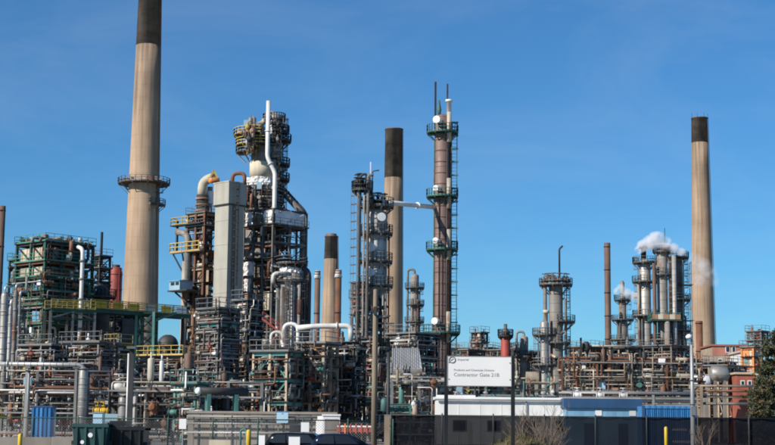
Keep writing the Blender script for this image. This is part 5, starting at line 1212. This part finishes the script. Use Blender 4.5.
t.pipe([(t.lx(240.5, 437), 0, 0), (t.lx(240.5, 437), 0, t.z(429.5)), (t.lx(246.5, 437), 0, t.z(429.5)), (t.lx(246.5, 437), 0, 0)], .06, 'steel_teal', bend=.2, name='hoop'); t.mb('base', MB().box((t.lx(239, 437), -.2, 0), (t.lx(248, 437), .2, .08)), 'concrete')

# ------------------------------------------------------------------ vehicles
def loft(b, secs, cap=True):
    n = len(secs[0]); i0 = len(b.v)
    for s in secs: b.v += [tuple(p) for p in s]
    for k in range(len(secs) - 1):
        for j in range(n):
            a, c = i0 + k * n + j, i0 + k * n + (j + 1) % n; b.f.append((a, c, c + n, a + n)); b.sm.append(True)
    b.f.append(tuple(i0 + n - 1 - j for j in range(n))); b.sm.append(False); e = i0 + (len(secs) - 1) * n
    b.f.append(tuple(e + j for j in range(n))); b.sm.append(False)
def car(name, label, px, Y, m, rot=0.0, L=4.5, Wd=1.78, Hh=1.45, suv=False, cat='car'):
    t = T(name, label, cat, px, Y, rot, py=440); h = L / 2; w = Wd / 2; belt = Hh * .62
    def sec(x, zt, ww, zb=.28): return [(x, -ww * .86, zb), (x, ww * .86, zb), (x, ww, zb + .22), (x, ww, zt - .14), (x, ww * .88, zt), (x, 0, zt + .03), (x, -ww * .88, zt), (x, -ww, zt - .14), (x, -ww, zb + .22)]
    b = MB(); X = [(-1, .62, .84), (-.95, .78, .93), (-.8, .86, .99), (-.5, .95, 1), (0, .98, 1), (.45, .98, 1), (.8, 1.0, .98), (.94, .97, .93), (1, .8, .85)]
    loft(b, [sec(h * x, belt * z, w * q) for x, z, q in X]); t.mb('body', b, m)
    c = MB(); ws, rf, rr, be = (-.42, -.2, .42, .82) if not suv else (-.42, -.22, .72, .95)
    def cs(x, z, q): return [(x, -w * .93, belt * .95), (x, w * .93, belt * .95), (x, w * q, z - .06), (x, w * q * .86, z), (x, -w * q * .86, z), (x, -w * q, z - .06)]
    loft(c, [cs(h * ws, belt + .02, .9), cs(h * (ws * .35 + rf * .65), Hh * .93, .77), cs(h * rf, Hh * .985, .74), cs(h * .1, Hh, .74), cs(h * rr, Hh * .98, .72), cs(h * be, belt + .06, .85)])
    ro = t.mb('roof_cabin', c, m)
    g = MB()
    for s in (-1, 1):
        def side(x0, x1, x2, x3):
            z0, z1 = belt + .03, Hh * .93; y0, y1 = s * (w * .925 + .012), s * (w * .775 + .014)
            i = len(g.v); g.v += [(h * x0, y0, z0), (h * x1, y0, z0), (h * x2, y1, z1), (h * x3, y1, z1)]; g.f.append((i, i + 1, i + 2, i + 3)); g.sm.append(False)
        g = MB(); side(-.36, .08, .06, -.15); t.mb('side_window', g, 'glass')
        g = MB(); side(.12, .62 if not suv else .8, .38 if not suv else .62, .1); t.mb('side_window', g, 'glass')
        t.mb('mirror', MB().box((h * -.36, s * (w + .02), belt), (h * -.30, s * (w + .2), belt + .14)), m)
        t.mb('door_line', MB().box((h * .09, s * (w + .001), .45), (h * .1, s * (w + .006), belt - .14)), 'black_paint')
        t.mb('door_handle', MB().box((h * .0, s * (w + .001), belt - .2), (h * .07, s * (w + .03), belt - .16)), 'chrome')
        t.mb('headlight', MB().box((-h * .985, s * w * .5, .55), (-h * .93, s * w * .86, .68)), 'lamp_clear'); t.mb('tail_light', MB().box((h * .95, s * w * .5, .68), (h * 1.0, s * w * .86, .86)), 'lamp_red')
        for x in (-.62, .6):
            wh = t.mb('wheel', MB().tube([(h * x, s * (w - .2), .32), (h * x, s * (w + .005), .32)], .32, 20), 'tyre'); t.mb('rim', MB().tube([(h * x, s * (w + .004), .32), (h * x, s * (w + .015), .32)], [.2, .17], 14), 'chrome', wh)
    for x0, z0, x1, z1, nm in ((ws + .04, belt + .03, rf - .03, Hh * .955, 'windscreen'), (be - .03, belt + .08, rr + .03, Hh * .95, 'rear_window')):
        g = MB(); e = -.02 if nm == 'windscreen' else .02
        g.v = [(h * x0 + e, -w * .84, z0 + .03), (h * x0 + e, w * .84, z0 + .03), (h * x1 + e, w * .64, z1 + .02), (h * x1 + e, -w * .64, z1 + .02)]; g.f = [(0, 1, 2, 3)]; g.sm = [False]; t.mb(nm, g, 'glass')
    t.mb('bumper', MB().box((-h * 1.02, -w * .8, .32), (-h * .96, w * .8, .48)), 'black_paint'); t.mb('bumper', MB().box((h * .97, -w * .8, .32), (h * 1.03, w * .8, .5)), 'black_paint')
    return t
car('parked_car', 'dark navy sedan parked in front of the fence', 330, 76, 'car_navy', R(4), L=4.5, Hh=1.4)
car('parked_car', 'black estate car parked next to the navy sedan', 285, 77, 'car_black', R(-6), L=4.2, Hh=1.42, suv=True)
# white box truck behind the fence and red trailer
t = T('box_truck', 'small white box truck parked behind the fence', 'truck', 331, 101, R(8), py=425)
w = t.m(8.5); zt = t.z(416)
t.box('cargo_box', (-w, -.2, .7), (w, 3.6, zt), 'white_paint'); t.box('roof_rail', (-w - .04, -.26, zt), (w + .04, .0, zt + .12), 'white_paint'); t.box('rear_door', (-w + .12, -.25, .85), (w - .12, -.205, zt - .2), 'clad_dull')
t.box('bumper', (-w, -.4, .5), (w, -.25, .68), 'steel_dark')
for s in (-1, 1):
    t.box('tail_light', (s * (w - .1) - .07, -.28, .75), (s * (w - .1) + .07, -.252, 1.1), 'lamp_red')
    for y in (.6, 3.2): t.mb('wheel', MB().tube([(s * (w - .25), y, .42), (s * w, y, .42)], .42, 18), 'tyre')
t.box('cab', (-w + .05, 3.6, .6), (w - .05, 5.2, 2.2), 'white_paint')
t = T('trailer', 'low red flatbed trailer with white side boards behind the fence', 'trailer', 356, 99, R(-3), py=430)
w = t.m(18); z0, z1 = t.z(432), t.z(427.5)
t.box('bed', (-w, -1.1, z0), (w, 1.1, z1), 'red_paint')
for k in range(6): xx = -w + .15 + k * (2 * w - .6) / 5; t.box('stake', (xx, -1.16, z0 - .1), (xx + .1, -1.101, z1 + .25), 'orange' if k == 1 else 'red_paint')
t.box('side_board', (-w + .05, -1.14, z1 + .02), (w - .05, -1.11, z1 + .12), 'white_paint'); t.box('chassis', (-w + .3, -.5, z0 - .25), (w - .2, .5, z0), 'steel_dark')
for x in (-w * .3, w * .2):
    for s in (-1, 1): t.mb('wheel', MB().tube([(x, s * .85, .4), (x, s * 1.05, .4)], .4, 18), 'tyre')
t.beam('drawbar', (w, 0, z0 - .1), (w + 1.2, 0, .6), .12, 'steel_dark', kind='box'); t.beam('jack', (w + 1.1, 0, 0), (w + 1.1, 0, .7), .08, 'steel_dark', kind='box')

# ------------------------------------------------------------------ poles
t = T('utility_pole', 'tall weathered wooden utility pole in front of the manhole column', 'pole', 374.5, 84, py=380); zt = t.z(290)
t.mb('pole', MB().lathe([(.17, 0), (.15, zt * .5), (.115, zt), (.06, zt + .05)], 16), 'wood_pole')
t.mb('hardware', MB().box((-.22, -.3, t.z(312)), (.22, -.1, t.z(310))).box((-.08, -.35, t.z(315)), (.08, -.12, t.z(307))), 'steel_dark')
t.pipe([(.15, -.1, 0), (.15, -.1, t.z(315))], .025, 'steel_dark', name='conduit')
for k in range(2): t.mb('insulator', MB().lathe([(.03, t.z(310)), (.07, t.z(310) + .05), (.04, t.z(310) + .1), (.07, t.z(310) + .15), (.03, t.z(310) + .2)], 10, (-.17 + .34 * k, -.2)), 'steel_rust')
t = T('fence_gate_post', 'short square tan timber post with dark steel mast behind', 'post', 387, 86, py=430)
t.box('timber', (-.16, -.15, 0), (.16, .15, t.z(415.5)), 'wood_pole'); t.mb('cap', MB().box((-.18, -.17, t.z(415.5)), (.18, .17, t.z(415.5) + .04)), 'galv'); t.pipe([(.05, .25, 0), (.05, .25, t.z(352))], .1, 'steel_dark', name='mast')
t = T('lamp_post', 'pale galvanised lamp post with round white lamp head', 'lamp post', 692.5, 88, py=400); zt = t.z(345)
t.mb('pole', MB().lathe([(.15, 0), (.13, zt * .5), (.09, zt), (.05, zt + .02)], 16), 'galv'); t.mb('base', MB().lathe([(.3, 0), (.3, .35), (.15, .4)], 16), 'concrete')
t.pipe([(0, 0, zt - .1), (0, 0, zt + .35), (-.18, -.1, zt + .42)], .045, 'galv', name='arm'); hx, hz = t.lx(688.5, 337), t.z(337)
t.mb('lamp_head', MB().lathe([(.05, hz - .12), (.16, hz - .1), (.2, hz), (.14, hz + .1), (.04, hz + .16)], 16, (hx, -.12)), 'white_paint')
for z in (1.5, 3.2, 4.6): t.mb('band', MB().lathe([(.12, z), (.17, z), (.17, z + .06), (.12, z + .06)], 16), 'steel_grey')
t.box('junction_box', (-.12, -.3, 2.6), (.12, -.13, 3.1), 'galv')
t = T('lamp_post', 'dark square lighting mast beside the low rack of pale pipes', 'lamp post', 131, 100, py=390); zt = t.z(349)
t.mb('pole', MB().box((-.14, -.14, 0), (.14, .14, zt)), 'steel_dark'); t.mb('base', MB().box((-.3, -.3, 0), (.3, .3, .12)), 'concrete'); t.box('lamp_head', (-.3, -.5, zt), (.3, .1, zt + .16), 'steel_grey'); t.pipe([(-.22, -.1, 0), (-.22, -.1, zt - .3)], .06, 'pipe_white', name='conduit')
t = T('lamp_post', 'slim pale lamp mast in front of the blue ribbed tank', 'lamp post', 28, 98, py=400); zt = t.z(372)
t.mb('pole', MB().lathe([(.12, 0), (.08, zt), (.05, zt + .02)], 12), 'galv'); t.mb('base', MB().box((-.25, -.25, 0), (.25, .25, .12)), 'concrete'); t.box('lamp_head', (-.1, -.6, zt), (.1, .08, zt + .1), 'steel_dark')

# ------------------------------------------------------------------ fences
def fence(name, label, px0, px1, Y, ytop, spacing, screen=False, postm='steel_green'):
    t = T(name, label, 'fence', (px0 + px1) / 2, Y, py=425); x0, x1 = t.lx(px0, 425), t.lx(px1, 425); zt = t.z(ytop); n = max(2, round((x1 - x0) / spacing))
    pm = MB().lathe([(.045, 0), (.045, zt + .06), (.02, zt + .1)], 10).mesh('post', postm)
    for k in range(n + 1): t.add('post', pm, None, (x0 + (x1 - x0) * k / n, 0, 0))
    t.pipe([(x0, 0, zt - .03), (x1, 0, zt - .03)], .032, postm, name='top_rail', seg=8, flanges=False); t.pipe([(x0, 0, .1), (x1, 0, .1)], .025, postm, name='bottom_rail', seg=8, flanges=False)
    b = MB(); H0, st = zt - .1, .16; k = 0; x = x0 - H0
    ww = .011
    while x < x1:
        for s in (1, -1):
            yw = (.17 if screen else .05) + .004 * s; a = (x if s > 0 else x + H0, yw, .06); c = (x + H0 if s > 0 else x, yw, .06 + H0)
            if min(a[0], c[0]) >= x0 and max(a[0], c[0]) <= x1: b.bar(a, c, ww)
        x += st
    t.mb('chain_link_mesh', b, 'rail_grey' if not screen else 'steel_dark', kind='stuff')
    if screen:
        rg = random.Random(4)
        for k in range(n):
            a, c = x0 + (x1 - x0) * k / n + .02, x0 + (x1 - x0) * (k + 1) / n - .02; m = MB(); nx, nz = 8, 3
            for j in range(nz + 1):
                for i in range(nx + 1):
                    m.v.append((a + (c - a) * i / nx, .10 + .035 * math.sin(i * 1.9 + k) * (.4 + j / nz) + rg.uniform(-.012, .012), .08 + (zt - .12) * j / nz + (rg.uniform(-.03, .0) if j == nz else 0)))
            for j in range(nz):
                for i in range(nx): q = j * (nx + 1) + i; m.f.append((q, q + 1, q + nx + 2, q + nx + 1)); m.sm.append(True)
            t.mb('screen_panel', m, 'screen_fabric')
    return t
fence('chain_link_fence', 'bare chain link fence on green posts along the plant', -12, 393, 90, 418.5, 2.6)
fence('screened_fence', 'black screened fence between the wooden post and the road end', 391, 800, 90, 416.3, 2.9, True, 'steel_dark')

# ------------------------------------------------------------------ the gate sign
t = T('gate_sign', 'white plant gate sign board held between two black posts', 'sign', 480, 50, R(1.5), py=400)
x0, x1, z0, z1 = t.lx(447, 370), t.lx(511.5, 370), t.z(386.5), t.z(356.2)
for px in (446.2, 513): t.box('post', (t.lx(px, 380) - .06, -.06, 0), (t.lx(px, 380) + .06, .09, z1 + .02), 'black_paint')
p = t.box('board', (x0, -.09, z0), (x1, -.062, z1), 'white_paint')
for zz in (z0 + .2, z1 - .25): t.box('backing_rail', (x0, -.061, zz), (x1, -.02, zz + .06), 'galv')
for k_ in ((x0, z0, x1, z0 + .025), (x0, z1 - .025, x1, z1), (x0, z0 + .026, x0 + .025, z1 - .026), (x1 - .025, z0 + .026, x1, z1 - .026)): t.box('trim', (k_[0], -.098, k_[1]), (k_[2], -.0905, k_[3]), 'galv', p)
for xb in (x0 + .06, x1 - .06):
    for zb_ in (z0 + .23, z1 - .22): t.mb('bolt', MB().tube([(xb, -.09, zb_), (xb, -.105, zb_)], .018, 8), 'steel_dark', p)
def text(body, x, z, size, m='ink', align='LEFT', sx=1.0):
    cu = bpy.data.curves.new('lettering', 'FONT'); cu.body = body; cu.size = size; cu.extrude = .002; cu.align_x = align
    o = bpy.data.objects.new('tmp', cu); COL.objects.link(o); bpy.context.view_layer.update()
    me = bpy.data.meshes.new_from_object(o.evaluated_get(bpy.context.evaluated_depsgraph_get())); bpy.data.objects.remove(o)
    me.materials.clear(); me.materials.append(MATS[m])
    return t.add('lettering', me, p, (x, -.093, z), Matrix.Rotation(math.pi / 2, 3, 'X').to_quaternion(), (sx, 1, 1))
Q = lambda px: t.lx(px, 370)
text('Products and Chemicals Division', Q(453.5), t.z(371.3), .098, sx=1.03); text('Contractor Gate 21B', Q(453.5), t.z(376.6), .165, sx=1.05); text('Imperial', Q(457.2), t.z(360.9), .105, sx=1.1)
rx, rz, ring = Q(452), t.z(360.2), []
b = MB(); b.tube([(rx + .1 * math.cos(R(k * 15)), -.094, rz + .1 * math.sin(R(k * 15))) for k in range(25)], .018, 6); b.bar((rx - .05, -.094, rz - .03), (rx + .04, -.094, rz + .04), .01, .03)
t.mb('emblem', b, 'ink', p)

# ------------------------------------------------------------------ planting
def hgt(x, y): return max(0, 1.32 * math.exp(-((x - U(520, 430, 51).x) / 2.3) ** 2 - ((y - 51.5) / 2.4) ** 2) * (1 + .06 * math.sin(x * 3.1) + .05 * math.sin(y * 4 + x)))
b = MB(); cx = U(520, 430, 51).x; nx, ny = 50, 36
for j in range(ny + 1):
    for i in range(nx + 1): x, y = cx - 7 + 14 * i / nx, 45.5 + 12 * j / ny; b.v.append((x, y, hgt(x, y) + .01))
for j in range(ny):
    for i in range(nx): q = j * (nx + 1) + i; b.f.append((q, q + 1, q + nx + 2, q + nx + 1)); b.sm.append(True)
single('mound', b, 'soil', kind='structure')
rg = random.Random(3); b = MB()
for k in range(16000):
    x, y = rg.gauss(cx, 2.2), rg.uniform(46.5, 55); z = hgt(x, y)
    if z < .1: continue
    a = rg.uniform(0, 6.3); l = rg.uniform(.06, .2); w = .012; i = len(b.v); dx, dy = math.cos(a), math.sin(a); e = rg.uniform(.2, .9) * l
    b.v += [(x - dy * w, y + dx * w, z), (x + dy * w, y - dx * w, z), (x + dx * e, y + dy * e, z + l)]; b.f.append((i, i + 1, i + 2)); b.sm.append(False)
single('grass', b, 'blade', 'dry olive grass on the mound below the sign', 'grass', kind='stuff')
def shrub(label, px, Y, ytop, spread, seed, n=9, name='bare_shrub'):
    t = T(name, label, 'shrub', px, Y, py=430, group='leafless shrubs by the sign'); rg = random.Random(seed); zt = t.z(ytop); st = MB(); tw = MB()
    def grow(b, p, d, l, r, lev):
        q = p + d * l; mid = p + d * l * .5 + Vector((rg.uniform(-1, 1), rg.uniform(-1, 1), 0)) * l * .07
        b.tube([p, mid, q], [r, r * .85, r * .65], 5, False)
        if lev == 0: return
        for k in range(rg.choice((2, 3, 3))):
            nd = (d + Vector((rg.uniform(-.6, .6), rg.uniform(-.6, .6), rg.uniform(-.1, .45)))).normalized()
            grow(tw, p + d * l * rg.uniform(.45, 1), nd, l * rg.uniform(.5, .75), r * .55, lev - 1)
    for k in range(n):
        a = 6.28 * k / n; d = Vector((math.cos(a) * spread, math.sin(a) * spread, 1)).normalized()
        grow(st, Vector((math.cos(a) * .1, math.sin(a) * .1, -.02)), d, zt * rg.uniform(.36, .5), .03, 4)
    t.mb('stem', st, 'bark'); t.mb('twigs', tw, 'twig')
shrub('tall leafless pale shrub in front of the screened fence', 548, 62, 397, .25, 1, 5); shrub('spreading leafless brown shrub beside the sign post', 527, 60, 412, .5, 2, 6); shrub('low leafless thicket between the taller shrubs', 537, 64, 417, .7, 3, 7)
shrub('leafless climber shrub at the lamp post foot', 704, 84, 412, .2, 5, 4)
def fir(label, px, Y, ytop, rad, seed):
    t = T('fir_tree', label, 'tree', px, Y, py=400); rg = random.Random(seed); zt = t.z(ytop)
    t.mb('trunk', MB().tube([(0, 0, 0), (.05, .02, zt * .4), (0, 0, zt * .97)], [.24, .15, .03], 10), 'bark')
    lim, need, brown = MB(), MB(), MB()
    z = .5
    while z < zt * .98:
        u = z / zt; rr = rad * (1 - u) ** .62 * rg.uniform(.7, 1.12) + .15
        a = rg.uniform(0, 6.28); d = Vector((math.cos(a), math.sin(a), rg.uniform(-.12, .25))).normalized(); p0 = Vector((0, 0, z)); e = p0 + d * rr + Vector((0, 0, -.1 * rr))
        lim.tube([p0, p0 + d * rr * .5, e], [.05, .03, .01], 5, False)
        nn = int(30 * rr) + 8
        for k in range(nn):
            s = rg.uniform(.22, 1.06); c = p0.lerp(e, s) + Vector((rg.gauss(0, .15), rg.gauss(0, .15), rg.gauss(-.03, .1))); tgt = brown if rg.random() < .12 + .35 * (1 - u) * (1.2 - s) else need
            for q in range(3):
                v = Vector((rg.gauss(0, 1), rg.gauss(0, 1), rg.gauss(.25, .8))).normalized(); w = v.cross(Vector((rg.gauss(0, 1), rg.gauss(0, 1), rg.gauss(0, 1)))).normalized(); l, ww = rg.uniform(.12, .26), rg.uniform(.03, .07)
                i = len(tgt.v); o = c + v * .02; tgt.v += [tuple(o - w * ww), tuple(o + w * ww), tuple(o + v * l + w * ww * .4), tuple(o + v * l - w * ww * .4)]; tgt.f.append((i, i + 1, i + 2, i + 3)); tgt.sm.append(False)
        z += rg.uniform(.045, .11)
    t.mb('limbs', lim, 'bark'); cr = t.mb('crown', need, 'needle'); t.mb('dead_needles', brown, 'needle_brown', cr)
fir('dark green fir tree with brownish inner needles beside the screened fence', 780, 112, 327, 3.2, 5)
fir('smaller dark fir at the side of the bigger fir', 763, 110, 376, 1.5, 6)

# ------------------------------------------------------------------ steam
def steam(label, puffs, Y, dens, seed, ref):
    rg = random.Random(seed); bm = bmesh.new()
    for px, py, rp in puffs:
        c = U(px, py, Y); r = rp * Y / F
        bmesh.ops.create_icosphere(bm, subdivisions=3, radius=r * 1.35, matrix=Matrix.Translation(c) @ Matrix.Diagonal((1.1, 1.0, .85, 1)))
    me = bpy.data.meshes.new('steam'); bm.to_mesh(me); bm.free()
    # merge the puffs into one closed skin
    o = bpy.data.objects.new('steam', me); COL.objects.link(o)
    md = o.modifiers.new('remesh', 'REMESH'); md.mode = 'VOXEL'; md.voxel_size = .35
    bpy.context.view_layer.update(); m2 = bpy.data.meshes.new_from_object(o.evaluated_get(bpy.context.evaluated_depsgraph_get())); o.modifiers.clear(); o.data = m2
    m = bpy.data.materials.new('steam_volume'); m.use_nodes = True; nt = m.node_tree; nt.nodes.remove(nt.nodes['Principled BSDF'])
    v = nt.nodes.new('ShaderNodeVolumePrincipled'); v.inputs['Color'].default_value = (.995, .995, 1, 1); v.inputs['Anisotropy'].default_value = -.3
    g = nt.nodes.new('ShaderNodeNewGeometry'); n = nt.nodes.new('ShaderNodeTexNoise'); n.inputs['Scale'].default_value = .38; n.inputs['Detail'].default_value = 7; n.inputs['Roughness'].default_value = .7; n.inputs['Distortion'].default_value = .8
    mr = nt.nodes.new('ShaderNodeMapRange'); mr.inputs[1].default_value = .43; mr.inputs[2].default_value = .62; mr.inputs[3].default_value = 0; mr.inputs[4].default_value = dens
    nt.links.new(g.outputs['Position'], n.inputs['Vector']); nt.links.new(n.outputs['Fac'], mr.inputs[0])
    # fall off from the puff centres so the edge is soft
    acc = None
    for px, py, rp in puffs:
        c = U(px, py, Y); r = rp * Y / F * 1.3
        d = nt.nodes.new('ShaderNodeVectorMath'); d.operation = 'DISTANCE'; d.inputs[1].default_value = c; nt.links.new(g.outputs['Position'], d.inputs[0])
        f = nt.nodes.new('ShaderNodeMapRange'); f.inputs[1].default_value = r; f.inputs[2].default_value = r * .25; f.inputs[3].default_value = 0; f.inputs[4].default_value = 1; nt.links.new(d.outputs['Value'], f.inputs[0])
        if acc is None: acc = f.outputs[0]
        else:
            mx = nt.nodes.new('ShaderNodeMath'); mx.operation = 'MAXIMUM'; nt.links.new(acc, mx.inputs[0]); nt.links.new(f.outputs[0], mx.inputs[1]); acc = mx.outputs[0]
    ml = nt.nodes.new('ShaderNodeMath'); ml.operation = 'MULTIPLY'; nt.links.new(acc, ml.inputs[0]); nt.links.new(mr.outputs[0], ml.inputs[1]); nt.links.new(ml.outputs[0], v.inputs['Density'])
    nt.links.new(v.outputs[0], nt.nodes['Material Output'].inputs['Volume']); m2.materials.clear(); m2.materials.append(m)
    tag(o, label, 'steam', kind='stuff')
steam('white steam cloud blowing off the tops of the steaming columns', [(639, 250, 4), (643, 246, 5.5), (650, 243, 7), (657, 240, 8), (664, 243, 7), (673, 248, 5), (681, 252, 4)], 275, 3.6, 1, None)
steam('thin steam drifting in front of the tall chimney', [(694, 260, 7), (701, 267, 9), (707, 273, 9), (699, 279, 8), (711, 281, 7)], 300, .5, 2, None)
steam('small steam wisp at the small steaming column', [(617, 291, 3.5), (621, 288, 4), (627, 293, 4.5), (634, 296, 5)], 327, 2.2, 3, None)
